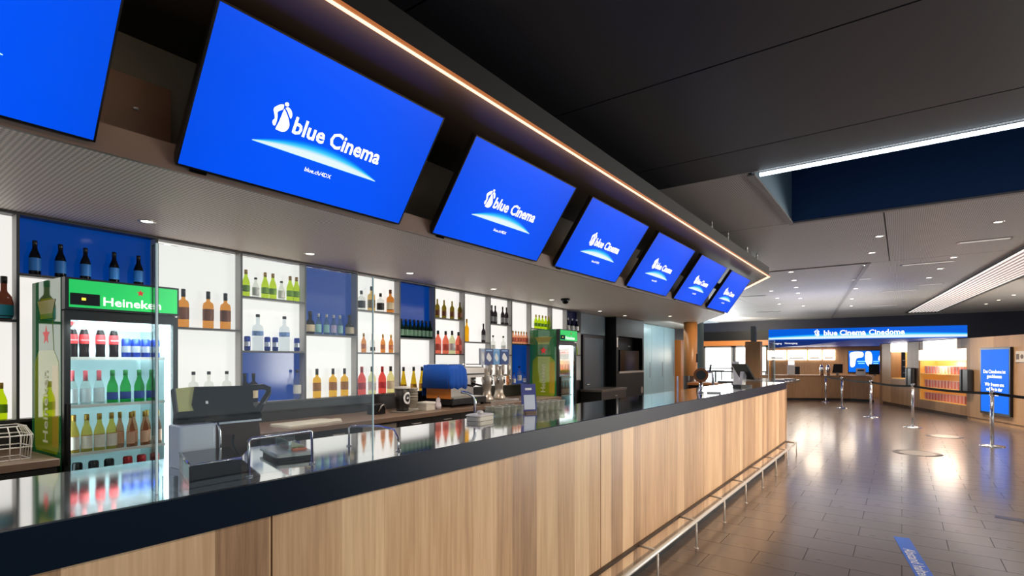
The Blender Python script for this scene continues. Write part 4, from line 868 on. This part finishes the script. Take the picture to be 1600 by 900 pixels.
# ------------------------------------------------------------------ kiosk wall and its foyer bar
KP, KR = (2.1, 15.7, 0), math.atan2(.3697, .9292)
kw = struct('kiosk_wall', MB().box(.02, .30, -3.2, 2.10, 0, 2.02), M_wood_far, None, KP, KR)
def kp(y0, y1, z0, z1, m=None, x=0): return part('wall_panel', MB().box(x, x+.02, y0+.004, y1-.004, z0, z1), m or M_wood_far, kw)
for a, b_ in ((-3.2, -1.4), (-1.4, -.05), (-.05, 2.11)): kp(a, b_, .09, 2.06)
kp(2.11, 4.56, .09, .34); kp(4.56, 5.33, .09, 2.06); kp(5.33, 6.47, .09, .90); kp(6.47, 7.18, .09, 2.06)
part('skirting', MB().box(.03, .3, -3.2, 7.18, 0, .09), mat('skirting_brown', (74, 54, 40), .5), kw)
part('core', MB().box(.02, .3, 2.10, 2.11, .09, 2.06).box(.02, .45, 4.56, 5.33, .09, 2.06).box(.02, .3, 6.47, 7.18, .09, 2.06).box(.02, .45, 2.11, 4.56, .09, .335).box(.02, .45, 5.33, 6.47, .09, .9).box(.02, .3, -3.2, 2.1, 2.02, 2.06), M_wood_far, kw)
# popcorn niche
t = thing('popcorn_shelf', 'golden lit wall shelf with three rows of red striped boxes', 'shelf', KP, KR)
part('back', MB().box(.42, .45, 2.11, 4.56, .335, 1.5), M_gold, t); part('side', MB().box(.02, .42, 2.11, 2.14, .335, 1.5), M_gold, t); part('side', MB().box(.02, .42, 4.53, 4.56, .335, 1.5), M_gold, t)
for z in (.335, .70, 1.10): part('shelf_board', MB().box(.03, .42, 2.14, 4.53, z, z+.025), M_gold, t)
part('light_header', MB().box(.0, .42, 2.11, 4.56, 1.5, 1.80), M_menu2, t, 'bright white header'); part('upper_light', MB().box(.005, .3, 2.57, 4.33, 1.83, 2.06), M_menu2, t, 'bright white upper panel'); part('upper_surround', MB().box(.01, .3, 2.11, 2.56, 1.80, 2.06), M_wood_far, t); part('upper_surround', MB().box(.01, .3, 4.34, 4.56, 1.80, 2.06), M_wood_far, t)
lamp('AREA', (KP[0]+.1*math.cos(KR)-3.3*math.sin(KR), KP[1]+3.3*math.cos(KR)+.1*math.sin(KR), 1.48), 22, (1, .92, .76), .5, None, size_y=.3)
m_box = mat('popcorn_red', (236, 146, 130), .5); m_box2 = mat('popcorn_white', (250, 222, 206), .5)
me_b = MB().prism([(-.05, 0), (.05, 0), (.062, .2), (-.062, .2)], -.045, .045, 'y').mesh('box', m_box); me_b.transform(Matrix.Rotation(PI/2, 4, 'Z'))
st = MB()
for k in (-.026, .012): st.box(-.0515, -.0505, k, k+.014, .01, .19) 
me_s = st.mesh('white_stripe', m_box2); me_t = MB().box(-.055, .055, -.06, .06, .2, .208).mesh('flap', m_box2)
for r, z in enumerate((1.126, .726, .361)):
    for i in range(14):
        y = 2.24+i*.165; 
        o = thing('popcorn_box', ORD[13-i]+' red striped box from the left in the '+('top', 'middle', 'bottom')[r]+' row of the golden shelf', 'box', (KP[0]+.14*math.cos(KR)-y*math.sin(KR), KP[1]+y*math.cos(KR)+.14*math.sin(KR), z), KR, 'striped boxes, '+('top', 'middle', 'bottom')[r]+' row', me_b)
        link('flap', me_t, o); link('white_stripe', me_s, o)
# bottle niche
t = thing('bottle_niche', 'golden lit wall niche with a rack of dark bottles', 'shelf', KP, KR)
part('back', MB().box(.42, .45, 5.33, 6.47, .9, 1.78), M_gold, t); part('light_header', MB().box(.0, .42, 5.33, 6.47, 1.78, 2.06), M_menu, t, 'bright white header'); part('floor_board', MB().box(.02, .42, 5.34, 6.46, .9, .92), M_gold, t)
for k in range(3): part('rack_board', MB().box(.15, .42, 5.36, 5.98, 1.09+.2*k, 1.1+.2*k), M_dark, t)
for r in range(4):
    for i in range(3):
        y = 5.50+i*.17; pos = (KP[0]+.25*math.cos(KR)-y*math.sin(KR), KP[1]+y*math.cos(KR)+.25*math.sin(KR), .9205+(.18 if r else 0)+.2*max(r-1, 0)+.0005)
        o = thing('bottle', ('right', 'middle', 'left')[i]+' dark bottle in the '+('lowest', 'second lowest', 'second highest', 'topmost')[r]+' row of the golden niche rack', 'bottle', pos, KR, 'dark rack bottles, row %d' % (r+1))
        for nm, me in KIND['darkwine']: q_ = link(nm, me, o); q_.scale = (1, 1, .65)
for y, lb in ((1.75, 'dark grey wall box between golden shelf and blue screen'), (4.72, 'dark grey wall box left of the golden striped-box shelf')):
    t = thing('wall_box', lb, 'box', (KP[0]-y*math.sin(KR), KP[1]+y*math.cos(KR), .72), KR)
    part('case', MB().rbox(-.13, -.002, 0, .30, 0, .55, .06, 6), mat('box_grey', (50, 48, 48), .4), t); part('side_case', MB().rbox(-.12, -.002, .31, .46, 0, .55, .05, 6), M_dark, t)
# blue portrait screen
t = thing('portrait_screen', 'tall blue portrait display with white writing on the kiosk wall', 'screen', KP, KR)
part('housing', MB().rbox(-.06, -.002, .30, 1.42, .24, 1.80, .01, 1), M_tvbody, t); s_ = part('screen_panel', MB().box(-.064, -.06, .35, 1.37, .29, 1.75), M_bluescreen, t)
for i, (tx, z) in enumerate((('Das Cinedome ist', 1.20), ('geschlossen', 1.09), ('Wir freuen uns', .90), ('auf Sie in der', .79), ('Kinobar', .68))):
    put_words(tx, .115, M_glowtext, s_, Matrix.Translation((-.0655, .86, z)) @ FACE_NX, .012, 'CENTER')
t = thing('wall_notice', 'small white pictogram notice at the right edge of the kiosk wall', 'sign', KP, KR)
part('plate', MB().rbox(-.015, -.002, -.10, .22, 1.46, 1.70, .01, 1), mat('notice_beige', (196, 184, 168), .5), t)
part('pictogram', MB().tube([(-.017, .0, 1.58), (-.015, .0, 1.58)], .05, 14).box(-.017, -.015, .09, .19, 1.52, 1.64), mat('picto_brown', (90, 66, 52), .5), t)
# roof slab with the lit sign
import mathutils
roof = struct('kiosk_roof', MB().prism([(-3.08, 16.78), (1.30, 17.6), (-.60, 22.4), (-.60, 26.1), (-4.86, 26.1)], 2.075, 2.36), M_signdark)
SR = math.atan2(.8, 4.43)
t = thing('lit_sign', 'long blue illuminated fascia sign lettered in white over the foyer kiosk', 'sign', (-3.1, 16.7, 2.08), SR)
s_ = part('light_panel', MB().box(0, 4.5, .0, .06, 0, .305), M_sign, t)
# panel picture lies in its x/z plane
k = N(M_sign)
s_.data.transform(Matrix.Rotation(-PI/2, 4, 'X')); s_.rotation_euler = (PI/2, 0, 0)
e_ = emblem(.19, M_glowtext); put('emblem', e_, s_, Matrix.Translation((1.14, .092, .0012)))
put_words('blue Cinema', .195, M_glowtext, s_, Matrix.Translation((1.38, .112, .0015)), .026, squeeze=1.0); put_words('Cinedome', .195, M_glowtext, s_, Matrix.Translation((2.43, .110, .0015)), .012, squeeze=.96)
t = thing('exit_sign', 'dark blue hanging strip with small white exit lettering under the lit sign', 'sign', (-3.1, 16.78, 1.86), SR)
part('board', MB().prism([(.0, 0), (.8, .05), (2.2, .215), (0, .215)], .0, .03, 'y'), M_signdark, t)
for w_, x in (('Ausgang', .10), ('Notausgang', .40)): put('lettering', text_mesh(w_, .068, M_glowtext, .012), t, Matrix.Translation((x, -.001, .105)) @ RX)
# inside the kiosk: back wall, menus, counter
kb = struct('kiosk_back_wall', MB().box(-4.9, -.45, 26.0, 26.1, 0, 2.075), M_wood_top)
part('wall_panel', MB().box(-4.9, -3.4, 25.97, 26.0, 0, 2.07), wood('oak_wall_x', (138, 104, 72), (166, 128, 92), (184, 148, 110), 'X', .5, .5), kb); part('wall_panel', MB().box(-3.39, -1.95, 25.97, 26.0, 0, 2.07), MATS['oak_wall_x'], kb); part('wall_panel', MB().box(-1.94, -.46, 25.97, 26.0, 0, 2.07), MATS['oak_wall_x'], kb)
struct('kiosk_side_wall', MB().box(-.62, -.46, 22.5, 25.96, 0, 2.07), M_wood_far)
for i, (x0, x1) in enumerate(((-4.85, -4.1), (-4.05, -3.3), (-3.25, -2.75), (-2.7, -2.25))):
    t = thing('menu_board', ('leftmost', 'second', 'third', 'rightmost')[i]+' bright white menu board behind the foyer kiosk counter', 'sign', ((x0+x1)/2, 25.965, 1.52), 0, 'bright menu boards')
    w = (x1-x0)/2-.01
    part('light_box', MB().box(-w, w, -.05, 0, 0, .42), M_menu, t); part('print', MB().box(-w*.8, w*.7, -.052, -.05, .05, .12), mat('menu_grey', (190, 178, 165), .5, emit=(200, 186, 170), es=.6), t)
t = thing('menu_display', 'blue and white picture screen behind the foyer kiosk counter', 'screen', (-1.2, 25.96, 1.02), 0)
part('housing', MB().box(-.60, .60, -.05, 0, -.03, .90), M_tvbody, t); s_ = part('screen_panel', MB().box(-.57, .57, -.055, -.05, 0, .87), M_bluescreen, t)
for pts in ([(-.52, .55), (-.50, .80), (-.1, .82), (-.08, .62), (-.3, .55), (-.36, .25), (-.5, .22)], [(.08, .28), (.0, .5), (.02, .82), (.2, .8), (.24, .5), (.18, .25)], [(.44, .5), (.48, .68), (.56, .7), (.56, .45)]):
    part('picture_shape', MB().prism(spline(pts, 3), -.0565, -.055, 'y'), M_glowtext, s_)
for x0, x1, z in ((-.28, .02, .42), (-.24, -.02, .34), (.27, .5, .42), (.27, .44, .34)): part('text_line', MB().box(x0, x1, -.0565, -.055, z, z+.035), mat('text_cyan', (120, 210, 255), .5, emit=(120, 210, 255), es=.9), s_)
t = thing('kiosk_counter', 'curved oak counter inside the foyer kiosk', 'counter', (0, 0, 0))
cp_ = [(-.80, 22.75), (-.95, 23.1), (-1.55, 23.3), (-2.4, 22.95), (-3.3, 22.4), (-4.3, 21.8)]
in_ = [(x-.12, y+.55) for x, y in cp_[::-1]]
for (a, b_), (c_, d_) in zip(zip(cp_, cp_[1:]), zip(in_[::-1], in_[::-1][1:])): part('front_panel', MB().prism([a, b_, d_, c_], .08, .90), M_wood_far, t)
part('worktop', MB().prism([(x, y-.03) for x, y in cp_]+in_, .90, .94), M_wood_top, t); part('plinth', MB().prism([(x, y+.05) for x, y in cp_]+in_, 0, .08), M_dark, t)
def kthing(nm, label, cat, x, y): return thing(nm, label, cat, (x, y, .9405))
t = kthing('coffee_tower', 'white dispenser tower on the left part of the kiosk counter', 'machine', -3.42, 22.75)
part('body', MB().rbox(-.13, .13, -.12, .12, 0, .38, .03), M_white, t); part('top', MB().rbox(-.10, .10, -.1, .1, .38, .55, .03), mat('lamp_white', (255, 250, 245), .5, emit=(255, 250, 245), es=.8), t); part('side_screen', MB().box(.14, .30, -.10, -.06, .02, .32), M_dark, t)
for i, (x, y) in enumerate(((-2.45, 23.15), (-2.25, 23.25))):
    t = kthing('dispenser', ('left', 'right')[i]+' steel drinks dispenser on the kiosk counter', 'machine', x, y)
    part('body', MB().lathe(((.07, 0), (.07, .28), (.05, .34), (.02, .40)), seg=16), M_chrome, t); part('tap', MB().tube([(0, -.06, .15), (0, -.12, .15), (0, -.12, .1)], .012, 6), M_dark, t)
t = kthing('kiosk_till', 'black till monitor on the kiosk counter', 'register', -1.95, 23.3)
part('monitor', MB().prism([(-.17, .08), (.17, .08), (.17, .42), (-.12, .42)], -.02, .02, 'y'), M_black, t); part('stand', MB().box(-.04, .04, -.03, .06, 0, .1), M_grey, t)
t = kthing('counter_card', 'white folded card on the kiosk counter before the blue picture screen', 'sign', -1.22, 23.4)
part('card', MB().prism([(-.05, 0), (.05, 0), (.01, .26), (-.01, .26)], -.15, .15, 'x'), M_white, t); part('picture', MB().box(-.1, .1, -.036, -.034, .16, .22), M_dark, t)
t = kthing('pillar_stack', 'small black monitor right of the white folded card', 'register', -.78, 23.1)
part('monitor', MB().box(-.18, .14, -.02, .02, .05, .42), M_black, t); part('stand', MB().box(-.04, .04, -.04, .05, 0, .06), M_grey, t)
t = thing('railing', 'dark metal railing with glass in front of the bright far windows', 'railing', (-7.4, 24.5, 0), .25)
for x in (0, .9, 1.8, 2.7): part('post', MB().tube([(x, 0, 0), (x, 0, 1.0)], .025, 8), M_dark, t)
part('top_rail', MB().tube([(-.05, 0, 1.0), (2.75, 0, 1.0)], .03, 8), M_dark, t); part('lower_rail', MB().tube([(0, 0, .55), (2.7, 0, .55)], .015, 6), M_dark, t)
for x in (.03, .93, 1.83): part('glass_pane', MB().box(x, x+.84, -.005, .005, .1, .9), M_glass, t)
for i, (x, y) in enumerate(((-6.2, 22.6), (-5.2, 23.6))):
    t = thing('bar_table', ('left', 'right')[i]+' small black high table before the bright far windows', 'table', (x, y, 0))
    part('base', MB().lathe(((.25, 0), (.25, .015), (.03, .03)), seg=20), M_dark, t); part('stem', MB().lathe(((.03, .02), (.03, 1.05)), seg=10), M_dark, t); part('top', MB().lathe(((.33, 1.05), (.34, 1.065), (.33, 1.085)), seg=24), M_black, t)
# ------------------------------------------------------------------ belt barrier
posts = [(2.35, 10.2), (1.27, 12.4), (.2, 14.8), (-.65, 16.8), (-1.5, 19.4), (-2.2, 22.0)]
pl = ['', 'nearest belt post, in front of the blue portrait display', 'second nearest belt post, in front of the golden shelf', 'third belt post from the right, before the wooden kiosk wall', 'fourth belt post from the right, before the kiosk counter', 'farthest belt post, near the kiosk counter']
for i in range(1, 6):
    x, y = posts[i]
    t = thing('barrier_post', pl[i], 'barrier', (x, y, 0), 0, 'chrome belt posts')
    part('base', MB().lathe(((.175, 0), (.175, .012), (.05, .03), (.034, .035)), seg=24), M_chrome, t); part('pole', MB().lathe(((.027, .03), (.027, .90)), seg=16), M_chrome, t); part('belt_head', MB().lathe(((.031, .87), (.031, .97), (.025, .98)), seg=16), M_chrome, t)
    def belt(a, b_, nm='belt'):
        d = Vector((b_[0]-a[0], b_[1]-a[1])); n_ = Vector((-d.y, d.x)).normalized()*.002; vs = []; K = 8
        for j in range(K+1):
            f = j/K; px, py = d.x*f, d.y*f; z = .925-.03*4*f*(1-f)
            for sg in (1, -1):
                for dz in (-.024, .024): vs.append((px+n_.x*sg, py+n_.y*sg, z+dz))
        fs = []
        for j in range(K):
            o = j*4; fs += [(o, o+4, o+5, o+1), (o+2, o+3, o+7, o+6), (o+1, o+5, o+7, o+3), (o, o+2, o+6, o+4)]
        return MB().add(vs, fs)
    part('belt', belt(posts[i], posts[i-1]), mat('belt_black', (5, 5, 6), .7, spec=.1), t, 'black belt')
# floor markings
t = thing('floor_sticker', 'blue floor sticker strip with white lettering at the bottom of view', 'sticker', (-.003, 5.56, .0006), math.atan2(.135, .93)-PI/2+PI/2)
part('strip', MB().prism([(-.055, -1.6), (.055, -1.6), (.055, -.0), (-.055, -.0)], 0, .0012), mat('sticker_blue', (40, 110, 220), .35), t)
put('lettering', text_mesh('Abstand halten', .105, M_ink, .012), t, Matrix.Translation((-.035, -.32, .0018)) @ Matrix.Rotation(-PI/2, 4, 'Z'))
t = thing('floor_sticker', 'dark blue floor sticker strip at the right edge of the floor', 'sticker', (.72, 6.84, .0006), -.15)
part('strip', MB().box(0, 1.2, -.05, .05, 0, .0012), mat('sticker_navy', (26, 60, 110), .35), t)
for x, y, r, lb in ((.2, 10.76, .33, 'pale round floor disc in front of the belt posts'), (.68, 13.45, .3, 'round floor disc behind the nearest belt post')):
    t = thing('floor_disc', lb, 'sticker', (x, y, .0006))
    part('ring', MB().lathe(((r*.72, .001), (r, .001), (r, 0)), seg=40, cap=False), mat('disc_ring', (92, 84, 78), .35), t); part('disc', MB().lathe(((r*.72, 0), (r*.72, .0012)), seg=40), mat('disc_pale', (150, 138, 126), .3), t)
